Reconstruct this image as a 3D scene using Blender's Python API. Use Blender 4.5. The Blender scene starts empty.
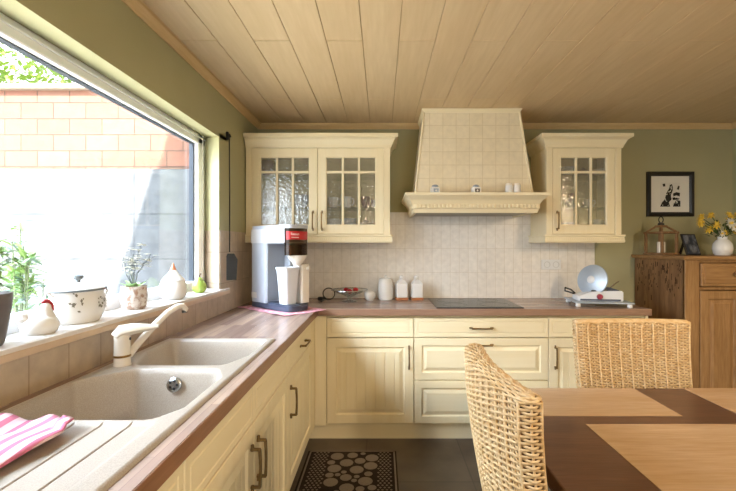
import bpy, bmesh, math, random
from mathutils import Vector, Matrix
R = random.Random(7)
PI = math.pi
sc = bpy.context.scene
COL = sc.collection
F, CX, CY, H = 405.0, 381.5, 246.0, 1.34      # focal length in pixels, vanishing point, eye height
YB, XL, XR, ZC = 3.37, -1.027, 2.92, 2.355     # back wall, left wall, right wall, ceiling
YF = -2.4                                      # wall behind the camera

def at(px, py, Y):
    return Vector(((px - CX) * Y / F, Y, H - (py - CY) * Y / F))

# ------------------------------------------------------------------ materials
def lin(c):
    if isinstance(c, str):
        c = c.lstrip('#'); c = [int(c[i:i + 2], 16) / 255 for i in (0, 2, 4)]
        return tuple(x / 12.92 if x <= .04045 else ((x + .055) / 1.055) ** 2.4 for x in c) + (1,)
    return tuple(c[:3]) + (1,)

def new_mat(name):
    m = bpy.data.materials.new(name); m.use_nodes = True
    nt = m.node_tree
    return m, nt, nt.nodes['Principled BSDF']

def nd(nt, kind, **kw):
    n = nt.nodes.new(kind)
    for k, v in kw.items():
        setattr(n, k, v)
    return n

def coords(nt, scale=(1, 1, 1), rot=(0, 0, 0), loc=(0, 0, 0)):
    tc = nd(nt, 'ShaderNodeTexCoord'); mp = nd(nt, 'ShaderNodeMapping')
    mp.inputs['Scale'].default_value = scale; mp.inputs['Rotation'].default_value = rot; mp.inputs['Location'].default_value = loc
    nt.links.new(tc.outputs['Object'], mp.inputs['Vector'])
    return mp.outputs['Vector']

def noise_fac(nt, vec, scale, detail=4, lo=.3, hi=.7):
    n = nd(nt, 'ShaderNodeTexNoise'); n.inputs['Scale'].default_value = scale; n.inputs['Detail'].default_value = detail
    nt.links.new(vec, n.inputs['Vector'])
    r = nd(nt, 'ShaderNodeMapRange'); r.inputs['From Min'].default_value = lo; r.inputs['From Max'].default_value = hi
    nt.links.new(n.outputs['Fac'], r.inputs['Value'])
    return r.outputs['Result']

def mixcol(nt, fac, a, b, blend='MIX'):
    m = nd(nt, 'ShaderNodeMix', data_type='RGBA', blend_type=blend)
    if isinstance(fac, (int, float)): m.inputs[0].default_value = fac
    else: nt.links.new(fac, m.inputs[0])
    for i, c in ((6, a), (7, b)):
        if isinstance(c, (tuple, list, str)): m.inputs[i].default_value = lin(c)
        else: nt.links.new(c, m.inputs[i])
    return m.outputs[2]

def bump(nt, bsdf, height, strength=.3, dist=.002):
    b = nd(nt, 'ShaderNodeBump'); b.inputs['Strength'].default_value = strength; b.inputs['Distance'].default_value = dist
    nt.links.new(height, b.inputs['Height']); nt.links.new(b.outputs['Normal'], bsdf.inputs['Normal'])

def M(name, c1, c2=None, rough=.5, metal=0., scale=30, stretch=(1, 1, 1), bstr=0., bdist=.001, bscale=None, spec=.5, detail=4, coat=0., lo=.3, hi=.7):
    m, nt, b = new_mat(name)
    b.inputs['Roughness'].default_value = rough; b.inputs['Metallic'].default_value = metal
    b.inputs['Specular IOR Level'].default_value = spec; b.inputs['Coat Weight'].default_value = coat
    v = coords(nt, stretch)
    f = noise_fac(nt, v, scale, detail, lo, hi)
    nt.links.new(mixcol(nt, f, c1, c2 or c1), b.inputs['Base Color'])
    if bstr:
        h = f if bscale is None else noise_fac(nt, v, bscale, detail)
        bump(nt, b, h, bstr, bdist)
    return m

def brick(name, plane, bw, bh, mortar, c1, c2, cm, offset=.5, rough=.4, bstr=.4, shift=(0, 0), nscale=12, namt=.25, spec=.5, grain=(1, 1, 1)):
    m, nt, b = new_mat(name)
    b.inputs['Roughness'].default_value = rough; b.inputs['Specular IOR Level'].default_value = spec
    tc = nd(nt, 'ShaderNodeTexCoord'); sp = nd(nt, 'ShaderNodeSeparateXYZ'); cb = nd(nt, 'ShaderNodeCombineXYZ')
    nt.links.new(tc.outputs['Object'], sp.inputs[0])
    for k, ax in enumerate(plane):
        ad = nd(nt, 'ShaderNodeMath', operation='ADD'); ad.inputs[1].default_value = shift[k]
        nt.links.new(sp.outputs['XYZ'.index(ax.upper())], ad.inputs[0]); nt.links.new(ad.outputs[0], cb.inputs[k])
    br = nd(nt, 'ShaderNodeTexBrick'); br.offset = offset
    for k, v in (('Scale', 1.), ('Mortar Size', mortar), ('Brick Width', bw), ('Row Height', bh), ('Mortar Smooth', .1), ('Bias', 0.)):
        br.inputs[k].default_value = v
    nt.links.new(cb.outputs[0], br.inputs['Vector'])
    for k, c in (('Color1', c1), ('Color2', c2), ('Mortar', cm)):
        br.inputs[k].default_value = lin(c)
    mp = nd(nt, 'ShaderNodeMapping'); mp.inputs['Scale'].default_value = grain
    nt.links.new(tc.outputs['Object'], mp.inputs['Vector'])
    f = noise_fac(nt, mp.outputs[0], nscale, 5)
    dk = nd(nt, 'ShaderNodeMapRange'); dk.inputs['To Min'].default_value = 1 - namt; dk.inputs['To Max'].default_value = 1 + namt * .3
    nt.links.new(f, dk.inputs['Value'])
    vm = nd(nt, 'ShaderNodeVectorMath', operation='SCALE')
    nt.links.new(br.outputs['Color'], vm.inputs[0]); nt.links.new(dk.outputs[0], vm.inputs['Scale'])
    nt.links.new(vm.outputs[0], b.inputs['Base Color'])
    if bstr:
        inv = nd(nt, 'ShaderNodeMath', operation='SUBTRACT'); inv.inputs[0].default_value = 1.
        nt.links.new(br.outputs['Fac'], inv.inputs[1]); bump(nt, b, inv.outputs[0], bstr, .002)
    return m

def wood(name, c1, c2, c3, axis='z', rough=.45, ring=18, spec=.4, coat=0., dots=0.):
    m, nt, b = new_mat(name)
    b.inputs['Roughness'].default_value = rough; b.inputs['Specular IOR Level'].default_value = spec; b.inputs['Coat Weight'].default_value = coat
    s = [1, 1, 1]; s['xyz'.index(axis)] = .09
    v = coords(nt, s)
    big = noise_fac(nt, v, ring, 3, .35, .65)
    fine = noise_fac(nt, v, ring * 7, 5, .3, .7)
    c = mixcol(nt, big, c1, c2)
    r = nd(nt, 'ShaderNodeMath', operation='MULTIPLY'); r.inputs[1].default_value = .55
    nt.links.new(fine, r.inputs[0])
    nt.links.new(mixcol(nt, r.outputs[0], c, c3), b.inputs['Base Color'])
    bump(nt, b, fine, .15, .001)
    return m

def glass(name, tint=(1, 1, 1), ior=1.45, rough=.0, wob=0., wscale=20, haze=0.):
    m = bpy.data.materials.new(name); m.use_nodes = True; nt = m.node_tree; nt.nodes.clear()
    out = nd(nt, 'ShaderNodeOutputMaterial'); tr = nd(nt, 'ShaderNodeBsdfTransparent'); gl = nd(nt, 'ShaderNodeBsdfGlossy')
    fr = nd(nt, 'ShaderNodeFresnel'); mx = nd(nt, 'ShaderNodeMixShader')
    tr.inputs[0].default_value = lin(tint); gl.inputs['Roughness'].default_value = rough; gm = nd(nt, 'ShaderNodeNewGeometry'); mr = nd(nt, 'ShaderNodeMapRange')
    mr.inputs['To Min'].default_value = ior; mr.inputs['To Max'].default_value = 1 / ior
    nt.links.new(gm.outputs['Backfacing'], mr.inputs['Value']); nt.links.new(mr.outputs[0], fr.inputs['IOR'])
    nt.links.new(fr.outputs[0], mx.inputs[0]); nt.links.new(gl.outputs[0], mx.inputs[2])
    if haze:
        df = nd(nt, 'ShaderNodeBsdfDiffuse'); df.inputs[0].default_value = (.8, .8, .8, 1)
        m2 = nd(nt, 'ShaderNodeMixShader'); m2.inputs[0].default_value = haze
        nt.links.new(tr.outputs[0], m2.inputs[1]); nt.links.new(df.outputs[0], m2.inputs[2]); nt.links.new(m2.outputs[0], mx.inputs[1])
    else:
        nt.links.new(tr.outputs[0], mx.inputs[1])
    nt.links.new(mx.outputs[0], out.inputs[0])
    if wob:
        n = nd(nt, 'ShaderNodeTexNoise'); n.inputs['Scale'].default_value = wscale
        tc = nd(nt, 'ShaderNodeTexCoord'); nt.links.new(tc.outputs['Object'], n.inputs['Vector'])
        bp = nd(nt, 'ShaderNodeBump'); bp.inputs['Strength'].default_value = wob; bp.inputs['Distance'].default_value = .01
        nt.links.new(n.outputs['Fac'], bp.inputs['Height']); nt.links.new(bp.outputs[0], gl.inputs['Normal']); nt.links.new(bp.outputs[0], fr.inputs['Normal'])
    return m

def glow(name, col, strength):
    m, nt, b = new_mat(name)
    b.inputs['Base Color'].default_value = lin(col); b.inputs['Emission Color'].default_value = lin(col); b.inputs['Emission Strength'].default_value = strength
    return m

m_green = M('green_paint', '#aca884', '#b1ad8a', rough=.8, scale=3, bstr=.15, bdist=.0006, bscale=140, spec=.25)
m_greenlt = m_green
m_ceilbk = M('ceiling_gap', '#a58659', rough=.9)
m_plank = wood('ceiling_plank', '#e0c9a4', '#d9c099', '#cfb58c', 'y', rough=.5, ring=7, spec=.4)
m_trim = wood('trim_wood', '#dcc192', '#d4b787', '#c9a973', 'x', rough=.5)
m_floor = brick('floor_tile', 'xy', .62, .62, .004, '#564a3f', '#5c5044', '#463c33', offset=0., rough=.42, bstr=.2, nscale=5, namt=.35, shift=(.1, .18))
m_tile = brick('wall_tile', 'xz', .075, .2, .0022, '#f3eee7', '#efe9e1', '#e2dace', offset=0., rough=.28, bstr=.3, nscale=25, namt=.1, shift=(.03, .08))
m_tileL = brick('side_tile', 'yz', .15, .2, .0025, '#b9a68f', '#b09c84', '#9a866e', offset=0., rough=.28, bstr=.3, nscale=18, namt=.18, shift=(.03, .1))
m_tileH = brick('hood_tile', 'xz', .098, .098, .0022, '#eee2c6', '#eaddbf', '#dccdab', offset=0., rough=.35, bstr=.35, nscale=25, namt=.08, shift=(.035, .02))
m_cream = M('cream_lacquer', '#f2e6c6', '#eee0bb', rough=.38, scale=26, stretch=(1, 1, .05), bstr=.12, bdist=.0006, spec=.45)
m_creamx = M('cream_lacquer_flat', '#f2e6c6', '#eee0bb', rough=.38, scale=26, stretch=(.05, 1, 1), bstr=.12, bdist=.0006, spec=.45)
m_inside = M('cabinet_inside', '#c9bd90', '#c2b688', rough=.6, scale=10)
m_bronze = M('bronze', '#8d7650', '#77603c', rough=.42, metal=.85, scale=40)
m_pvc = M('white_pvc', '#f6f7fa', rough=.3, scale=8)
m_darkstrip = M('dark_strip_grey', '#3c4450', rough=.6)
m_pane = glass('window_glass', (.97, .98, .98), 1.3)
m_cabglass = glass('textured_cabinet_glass', (.95, .96, .95), 2.5, .1, .3, 45, .06)
m_clear = glass('clear_glass', (.9, .93, .93), 1.6, .02, 0, 20, .06)
m_shelfglass = glass('shelf_glass', (.8, .9, .86), 1.5, .02)
m_sillst = M('sill_stone', '#dcd8d4', '#d0c8c0', rough=.25, scale=9, lo=.35, hi=.75)
m_silledge = M('sill_edge', '#cdb69a', '#bfa58a', rough=.35, scale=12)
m_sink = M('composite_sink', '#aea498', '#a0958a', rough=.38, scale=420, bstr=.05, bdist=.0004, lo=.4, hi=.6)
m_tap = M('beige_enamel', '#d9d1c5', rough=.22)
m_tapband = M('bronze_band', '#8a6a3c', rough=.3, metal=.7)
m_chrome = M('brushed_steel', '#b9bdc0', rough=.22, metal=1.)
m_drain = M('dark_steel', '#4c4f52', rough=.35, metal=.8)
wt = dict(c1='#b59c8c', c2='#937a70', cm='#87706a', rough=.24, bstr=0., nscale=26, namt=.28, spec=.5)
m_wtL = brick('worktop_planks_sink', 'yx', .55, .042, .0006, grain=(1, .08, 1), **wt)
m_wtB = brick('worktop_planks_back', 'xy', .55, .042, .0006, grain=(.08, 1, 1), **wt)
m_edgeL = wood('worktop_edge_sink', '#9c7458', '#8a6248', '#76523c', 'y', rough=.35)
m_edgeB = wood('worktop_edge_back', '#a58570', '#957460', '#826250', 'x', rough=.35)
m_black = M('black_glass', '#111216', rough=.15, spec=.12)
m_blackp = M('black_plastic', '#17181b', rough=.4)
m_white = M('white_ceramic', '#eeeeee', rough=.16, scale=6)
m_offw = M('cream_ceramic', '#efe8dc', rough=.2)
m_pot = M('dark_pot', '#5b5554', '#6a6462', rough=.5, scale=20)
m_leaf = M('leaf', '#9cc27f', '#b3d29a', rough=.5, scale=8)
m_leafb = M('leaf_blue', '#a3c4b4', '#b6d2c2', rough=.5, scale=8)
m_leafd = M('leaf_dark', '#3e5a2e', '#55733c', rough=.5, scale=8)
m_bushl = M('bush_leaf', '#6f8f4c', '#8aa860', rough=.6, scale=8)
m_bushb = M('bush_leaf_blue', '#6b8a7c', '#86a394', rough=.6, scale=8)
m_stem = M('stem', '#6f7a55', rough=.6)
m_twig = M('grey_twig', '#6c7275', rough=.6)
m_red = M('red_glaze', '#a8202a', rough=.3)
m_orange = M('orange_glaze', '#d98a66', rough=.3)
m_pear = M('pear_glaze', '#8fae4a', '#a9c25e', rough=.2, scale=14)
m_brown = M('brown_stalk', '#54402c', rough=.6)
m_pink = brick('pink_check_cloth', 'xy', .03, 3., .009, '#c6708c', '#cd839b', '#e3c5cd', offset=0., rough=.9, bstr=.0, nscale=30, namt=.1, spec=.1)
m_pinkw = brick('pink_white_cloth', 'xy', .06, .06, .022, '#efe6e8', '#ecdfe2', '#dda0b0', offset=0., rough=.9, bstr=.0, nscale=30, namt=.05, spec=.1)
m_grey = M('silver_grey_plastic', '#c3cad8', '#bcc4d3', rough=.35, scale=5)
m_greyd = M('grey_recess', '#a2a8b2', rough=.5)
m_lightp = M('light_plastic', '#e3e6ee', rough=.3)
m_navy = M('slate_blue_plastic', '#454d60', rough=.35)
m_hopper = glass('smoky_hopper', (.38, .27, .19), 1.45, .05)
m_beans = M('coffee_beans', '#4a2c1a', '#6b4228', rough=.45, scale=120, bstr=.6, bdist=.004)
m_label = M('red_label', '#c2232c', rough=.35)
m_ink = M('white_ink', '#f5e6e4', rough=.5)
m_frame = M('black_frame', '#1d1a18', rough=.35)
m_mat = M('white_mat', '#e4e2da', rough=.9)
m_printd = M('print_ink', '#2a2926', rough=.9)
m_rustic = wood('antique_pine', '#b58d60', '#9c754b', '#74532f', 'z', rough=.48, ring=14)
m_rusticx = wood('antique_pine_across', '#b58d60', '#9c754b', '#74532f', 'x', rough=.45, ring=14)
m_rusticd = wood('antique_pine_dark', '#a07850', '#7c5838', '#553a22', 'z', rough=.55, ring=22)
m_hole = M('dark_pits', '#38230f', rough=.9)
m_lant = wood('lantern_wood', '#9c7a56', '#856544', '#674a30', 'z', rough=.55, ring=30)
m_tdark = wood('table_dark', '#674838', '#583c2e', '#473023', 'x', rough=.3, ring=26, coat=.1)
m_tlight = wood('table_light', '#c6a98a', '#b79875', '#a2805f', 'x', rough=.26, ring=16, coat=.15)
m_wick = M('wicker_strand', '#e2cba4', '#c9a26c', rough=.5, scale=45, lo=.25, hi=.75)
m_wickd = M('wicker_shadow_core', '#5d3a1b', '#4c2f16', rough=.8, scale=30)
m_legw = wood('chair_leg', '#7a4f30', '#684226', '#52331d', 'z')
m_rug = M('rug_dark', '#2b2522', '#332c28', rough=.95, scale=200, bstr=.4, bdist=.002, spec=.1)
m_rugl = M('rug_pebble', '#7a6f66', '#867b71', rough=.95, scale=160, bstr=.3, bdist=.002, spec=.1)
m_slice = M('slicer_metal', '#b4c0ce', '#a8b6c8', rough=.35, metal=.35, scale=6)
m_slicew = M('slicer_white', '#dfe3ea', rough=.3)
m_brickw = brick('garden_bricks', 'xz', .4, .198, .0055, '#75493a', '#715444', '#32251e', offset=.5, rough=.85, bstr=.5, nscale=9, namt=.15, shift=(.05, .06))
m_conc = brick('concrete_panels', 'xz', 3., .545, .008, '#585a5e', '#525559', '#404347', offset=0., rough=.9, bstr=.5, nscale=7, namt=.3, shift=(0, -.092))
m_stone = M('coping_stone', '#86776a', '#786a5c', rough=.9, scale=14)
m_lawn = M('paving', '#b9b3a8', '#c4beb2', rough=.95, scale=6)
m_hedge = M('hedge_leaf', '#64802a', '#7f9238', rough=.6, scale=6)
m_yellow = M('yellow_petal', '#e6c23c', '#edd05a', rough=.6, scale=30)
m_petal = M('white_petal', '#eeeadd', rough=.6)
m_bluew = M('blue_glaze', '#8fa0b5', '#c9d3de', rough=.25, scale=24)
m_patt = M('mosaic_glaze', '#d8cfc8', '#a58878', rough=.25, scale=60, lo=.45, hi=.6)
m_flor = M('floral_motif', '#7d7a6d', rough=.3)
m_wine = M('wine_glaze', '#5d2b30', rough=.3)
m_outer = M('outer_render', '#e6e0d4', rough=.9)
m_terra = M('terracotta', '#b5754c', rough=.6)
m_bulb = glow('lamp_shade_glow', '#ffe0b0', 3.)
m_photo = M('photo_print', '#2f3440', '#8a8f9c', rough=.4, scale=16, lo=.4, hi=.62)

# ------------------------------------------------------------------ mesh helpers
def bm_():
    return bmesh.new()

def obj(name, bm, mats, parent=None, smooth=False, loc=None, rot=None):
    me = bpy.data.meshes.new(name)
    bmesh.ops.recalc_face_normals(bm, faces=bm.faces[:])
    bm.to_mesh(me); bm.free()
    for m in (mats if isinstance(mats, (list, tuple)) else [mats]):
        me.materials.append(m)
    if smooth:
        try:
            me.shade_smooth()
            me.set_sharp_from_angle(angle=math.radians(38))
        except Exception:
            for p in me.polygons: p.use_smooth = True
    o = bpy.data.objects.new(name, me); COL.objects.link(o)
    if parent: o.parent = parent
    if loc is not None: o.location = loc
    if rot is not None: o.rotation_euler = rot
    return o

def tag(o, label, cat, group=None, kind=None):
    o['label'] = label; o['category'] = cat
    if group: o['group'] = group
    if kind: o['kind'] = kind
    return o

def thing(name, label, cat, loc=(0, 0, 0), rz=0., group=None):
    o = bpy.data.objects.new(name, None); COL.objects.link(o)
    o.empty_display_size = .05
    o.location = loc; o.rotation_euler = (0, 0, rz)
    return tag(o, label, cat, group)

def struct(name, bm, m, smooth=False, parent=None):
    o = obj(name, bm, m, parent, smooth)
    if not parent: o['kind'] = 'structure'
    return o

def dup(root, label=None, loc=None, rz=None):
    r = root.copy(); COL.objects.link(r)
    if loc is not None: r.location = loc
    if rz is not None: r.rotation_euler = (0, 0, rz)
    if label: r['label'] = label
    for ch in list(root.children):
        c = ch.copy(); COL.objects.link(c); c.parent = r
        for g in list(ch.children):
            d = g.copy(); COL.objects.link(d); d.parent = c
    return r

def box(bm, x0, x1, y0, y1, z0, z1, bev=0., mi=0, mat4=None, seg=1):
    r = bmesh.ops.create_cube(bm, size=1.)
    vs = r['verts']
    for v in vs:
        v.co = Vector(((x0 + x1) / 2 + v.co.x * (x1 - x0), (y0 + y1) / 2 + v.co.y * (y1 - y0), (z0 + z1) / 2 + v.co.z * (z1 - z0)))
    fs = list({f for v in vs for f in v.link_faces})
    if bev:
        es = list({e for v in vs for e in v.link_edges})
        g = bmesh.ops.bevel(bm, geom=es, offset=bev, segments=seg, affect='EDGES', profile=.5)
        vs = list(set(g['verts'])); fs = list({f for v in vs for f in v.link_faces})
        vs = list({v for f in fs for v in f.verts})
    for f in fs: f.material_index = mi
    if mat4 is not None:
        for v in vs: v.co = mat4 @ v.co
    return vs

def lathe(bm, prof, n=24, c=(0, 0, 0), mi=0, sx=1., sy=1., mat4=None):
    rings = []
    for r, z in prof:
        if r < 1e-5:
            rings.append([bm.verts.new((c[0], c[1], c[2] + z))])
        else:
            rings.append([bm.verts.new((c[0] + sx * r * math.cos(2 * PI * k / n), c[1] + sy * r * math.sin(2 * PI * k / n), c[2] + z)) for k in range(n)])
    for a, b in zip(rings, rings[1:]):
        for k in range(n):
            k2 = (k + 1) % n
            if len(a) == 1 and len(b) == 1: continue
            if len(a) == 1: f = bm.faces.new((a[0], b[k2], b[k]))
            elif len(b) == 1: f = bm.faces.new((a[k], a[k2], b[0]))
            else: f = bm.faces.new((a[k], a[k2], b[k2], b[k]))
            f.material_index = mi
    if mat4 is not None:
        for r in rings:
            for v in r: v.co = mat4 @ v.co

def tube(bm, pts, rad, n=8, mi=0, closed=False, flat=1.):
    pts = [Vector(p) for p in pts]
    N = len(pts)
    rads = rad if isinstance(rad, (list, tuple)) else [rad] * N
    rings = []
    up = None
    for i, p in enumerate(pts):
        a = pts[(i - 1) % N] if (closed or i) else p
        b = pts[(i + 1) % N] if (closed or i < N - 1) else p
        t = (b - a).normalized()
        if up is None:
            up = Vector((0, 0, 1)) if abs(t.z) < .9 else Vector((1, 0, 0))
        s = t.cross(up).normalized(); u = s.cross(t).normalized(); up = u
        rings.append([bm.verts.new(p + rads[i] * (math.cos(2 * PI * k / n) * s * flat + math.sin(2 * PI * k / n) * u)) for k in range(n)])
    rng = range(N) if closed else range(N - 1)
    for i in rng:
        a, b = rings[i], rings[(i + 1) % N]
        for k in range(n):
            f = bm.faces.new((a[k], a[(k + 1) % n], b[(k + 1) % n], b[k])); f.material_index = mi
    if not closed:
        for rr in (rings[0][::-1], rings[-1]):
            f = bm.faces.new(rr); f.material_index = mi

def prism(bm, poly, z0, z1, mi=0, mat4=None):
    a = [bm.verts.new((p[0], p[1], z0)) for p in poly]; b = [bm.verts.new((p[0], p[1], z1)) for p in poly]
    fs = [bm.faces.new(a[::-1]), bm.faces.new(b)]
    n = len(poly)
    for k in range(n): fs.append(bm.faces.new((a[k], a[(k + 1) % n], b[(k + 1) % n], b[k])))
    for f in fs: f.material_index = mi
    if mat4 is not None:
        for v in a + b: v.co = mat4 @ v.co
    return a + b

def molding(bm, path, prof, closed=False, mi=0):
    """sweep prof [(out, z)] along a horizontal path; out is to the right of the direction of travel"""
    P = [Vector((p[0], p[1])) for p in path]; N = len(P)
    rows = []
    for i in range(N):
        ds = []
        if i or closed: ds.append((P[i] - P[i - 1]).normalized())
        if i < N - 1 or closed: ds.append((P[(i + 1) % N] - P[i]).normalized())
        ns = [Vector((d.y, -d.x)) for d in ds]
        if len(ns) == 2:
            b = (ns[0] + ns[1]).normalized(); b = b / max(.2, b.dot(ns[0]))
        else: b = ns[0]
        rows.append([bm.verts.new((P[i].x + b.x * o, P[i].y + b.y * o, z)) for o, z in prof])
    n = len(prof)
    for i in (range(N) if closed else range(N - 1)):
        a, c = rows[i], rows[(i + 1) % N]
        for k in range(n):
            f = bm.faces.new((a[k], a[(k + 1) % n], c[(k + 1) % n], c[k])); f.material_index = mi
    if not closed:
        bm.faces.new(rows[0]); bm.faces.new(rows[-1][::-1])

def T(loc=(0, 0, 0), rx=0, ry=0, rz=0):
    return Matrix.Translation(loc) @ Matrix.Rotation(rz, 4, 'Z') @ Matrix.Rotation(ry, 4, 'Y') @ Matrix.Rotation(rx, 4, 'X')

def leaf(bm, base, d, L, W, mi=0, droop=.15):
    d = Vector(d).normalized(); up = Vector((0, 0, 1)) if abs(d.z) < .9 else Vector((1, 0, 0))
    s = d.cross(up).normalized(); base = Vector(base); n = s.cross(d)
    pr = [(0, .08), (.3, .9), (.6, .8), (.85, .4), (1, 0)]
    prev = None
    for t, w in pr:
        c = base + d * L * t - Vector((0, 0, 1)) * droop * L * t * t
        row = [bm.verts.new(c + s * W * .5 * w + n * .12 * W * w), bm.verts.new(c), bm.verts.new(c - s * W * .5 * w + n * .12 * W * w)]
        if prev:
            for k in (0, 1):
                f = bm.faces.new((prev[k], prev[k + 1], row[k + 1], row[k])); f.material_index = mi
        prev = row

# ================================================================== SETTING
b = bm_(); box(b, XL - .4, XR + .2, YF - .2, YB + .3, -.12, 0); struct('floor', b, m_floor)

# ceiling: tongue and groove planks, seams along Y, staggered joints
b = bm_()
box(b, XL - .02, XR + .02, YF, YB + .02, ZC + .008, ZC + .1, mi=1)
k0 = int(math.floor((XL + .093) / .18)) - 1
k = k0
while -.093 + .18 * k < XR:
    x0 = max(-.093 + .18 * k + .0012, XL); x1 = min(-.093 + .18 * (k + 1) - .0012, XR)
    if x1 - x0 > .01:
        ys = 2.0 if k % 2 else 2.8          # joint positions
        cuts = [YF] + [ys + 1.6 * j for j in range(-4, 3) if YF < ys + 1.6 * j < YB] + [YB]
        for ya, yb in zip(cuts, cuts[1:]):
            box(b, x0, x1, ya + .0016, yb - .0016, ZC, ZC + .012, bev=.002)
    k += 1
struct('ceiling', b, [m_plank, m_ceilbk])

# back wall, right wall
b = bm_(); box(b, XL - .35, XR + .2, YB, YB + .25, 0, ZC + .15); struct('wall_back', b, m_green)
b = bm_(); box(b, XR, XR + .2, YF, YB, 0, ZC + .1); struct('wall_right', b, m_green)

# left wall with the window opening (splayed reveal)
WY0, WY1, WZ0, WZ1 = .2, 2.56, 1.045, 2.03
XFR = -1.17                                      # face of the window frame
XO = -1.25                                       # outside face of the wall
b = bm_()
def quad(*p):
    return b.faces.new([b.verts.new(q) for q in p])
box(b, XO, XL, YF, WY0, 0, ZC + .1); box(b, XO, XL, WY1 + .125, YB, 0, ZC + .1)
box(b, XO, XL, WY0, WY1 + .125, 0, WZ0 - .03); box(b, XO, XL, WY0, WY1 + .125, WZ1 + .03, ZC + .1)
# splayed far reveal and head
v = [b.verts.new(p) for p in ((XL, WY1, WZ0 - .03), (XL, WY1 + .125, WZ0 - .03), (XFR, WY1 + .125, WZ0 - .03), (XL, WY1, WZ1 + .03), (XL, WY1 + .125, WZ1 + .03), (XFR, WY1 + .125, WZ1 + .03))]
for f in ((0, 1, 2), (3, 5, 4), (0, 2, 5, 3), (0, 3, 4, 1), (1, 4, 5, 2)): b.faces.new([v[i] for i in f])
v = [b.verts.new(p) for p in ((XL, WY0, WZ1), (XL, WY0, WZ1 + .03), (XFR, WY0, WZ1 + .03), (XL, WY1 + .125, WZ1), (XL, WY1 + .125, WZ1 + .03), (XFR, WY1 + .125, WZ1 + .03))]
for f in ((0, 1, 2), (3, 5, 4), (0, 2, 5, 3), (0, 3, 4, 1), (1, 4, 5, 2)): b.faces.new([v[i] for i in f])
struct('wall_left', b, m_green)

# wall behind the camera with a wide garden door
b = bm_()
box(b, XL, .9, YF - .2, YF, 0, ZC + .1); box(b, 1.9, XR, YF - .2, YF, 0, ZC + .1); box(b, .9, 1.9, YF - .2, YF, 2.15, ZC + .1)
struct('wall_front', b, m_green)
b = bm_()
for x0, x1, z0, z1 in ((.9, .98, 0, 2.15), (1.82, 1.9, 0, 2.15), (.9, 1.9, 2.07, 2.15), (.9, 1.9, 0, .1)):
    box(b, x0, x1, YF - .14, YF - .06, z0, z1, .004)
d1 = struct('door_1', b, m_pvc)
b = bm_(); box(b, .97, 1.83, YF - .105, YF - .098, .09, 2.08); obj('glass_pane', b, m_pane, d1)

# window frame, dark strip at the glass edge, pane
b = bm_()
fx0, fx1 = XFR - .06, XFR
Y0, Y1, Z0, Z1 = WY0, WY1 + .12, WZ0, WZ1 + .03
fw = .062
for x0, x1, w, mi in ((fx0, fx1, fw, 0),):
    box(b, x0, x1, Y0, Y0 + w, Z0, Z1, .004); box(b, x0, x1, Y1 - w - .03, Y1, Z0, Z1, .004)
    box(b, x0, x1, Y0, Y1, Z0, Z0 + w + .01, .004); box(b, x0, x1, Y0, Y1, Z1 - w, Z1, .004)
# fine profile steps along the head and jamb
box(b, XFR - .035, XFR + .006, Y0, Y1, Z1 - fw * .45, Z1 - fw * .3, .002); box(b, XFR - .035, XFR + .006, Y1 - fw * .62, Y1 - fw * .45, Z0, Z1, .002)
w1 = struct('window_1', b, m_pvc)
b = bm_()
g0, g1 = XFR - .055, XFR - .028
box(b, g0, g1, Y1 - fw - .04, Y1 - fw - .028, Z0 + fw, Z1 - fw); box(b, g0, g1, Y0 + fw, Y1 - fw, Z1 - fw - .004, Z1 - fw + .002)
obj('dark_strip', b, m_darkstrip, w1)
b = bm_(); box(b, XFR - .048, XFR - .042, Y0 + fw - .01, Y1 - fw - .02, Z0 + fw, Z1 - fw + .005); obj('glass_pane', b, m_pane, w1)
# window sill
b = bm_()
box(b, XFR, -1.0, WY0, 2.675, WZ0 - .01, 1.065, .004, seg=2)
o = struct('trim_1', b, m_sillst)
b = bm_(); box(b, XL, -.998, WY0, 2.676, 1.028, 1.052, .003); obj('sill_edge', b, m_silledge, o)

# tile splashbacks
b = bm_()
box(b, XL + .001, 1.77, YB - .008, YB + .001, .9, 1.62)
struct('trim_2', b, m_tile)
b = bm_()
box(b, XL - .001, XL + .008, WY0 - .4, YB - .008, .9, 1.034)
box(b, XL - .001, XL + .008, WY1 + .001, YB - .008, 1.034, 1.44)
v = [b.verts.new(p) for p in ((XL + .002, WY1 - .004, 1.066), (XFR + .002, WY1 + .119, 1.066), (XFR + .002, WY1 + .119, 1.44), (XL + .002, WY1 - .004, 1.44))]
b.faces.new(v)
v = [b.verts.new(p) for p in ((XL + .008, WY1 - .004, 1.066), (XL - .01, WY1 + .02, 1.066), (XL - .01, WY1 + .02, 1.44), (XL + .008, WY1 - .004, 1.44))]
struct('trim_3', b, m_tileL)

# ceiling cornice strips
prof = [(0, ZC - .045), (.008, ZC - .045), (.016, ZC - .03), (.03, ZC - .012), (.032, ZC), (0, ZC)]
b = bm_(); molding(b, [(XL, YF), (XL, YB)], prof); struct('trim_4', b, wood('trim_wood_side', '#dcc192', '#d4b787', '#c9a973', 'y', rough=.5))
b = bm_(); molding(b, [(XL, YB), (XR, YB)], prof); struct('trim_5', b, m_trim)
b = bm_(); molding(b, [(XR, YB), (XR, YF)], prof); struct('trim_6', b, m_trim)

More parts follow.
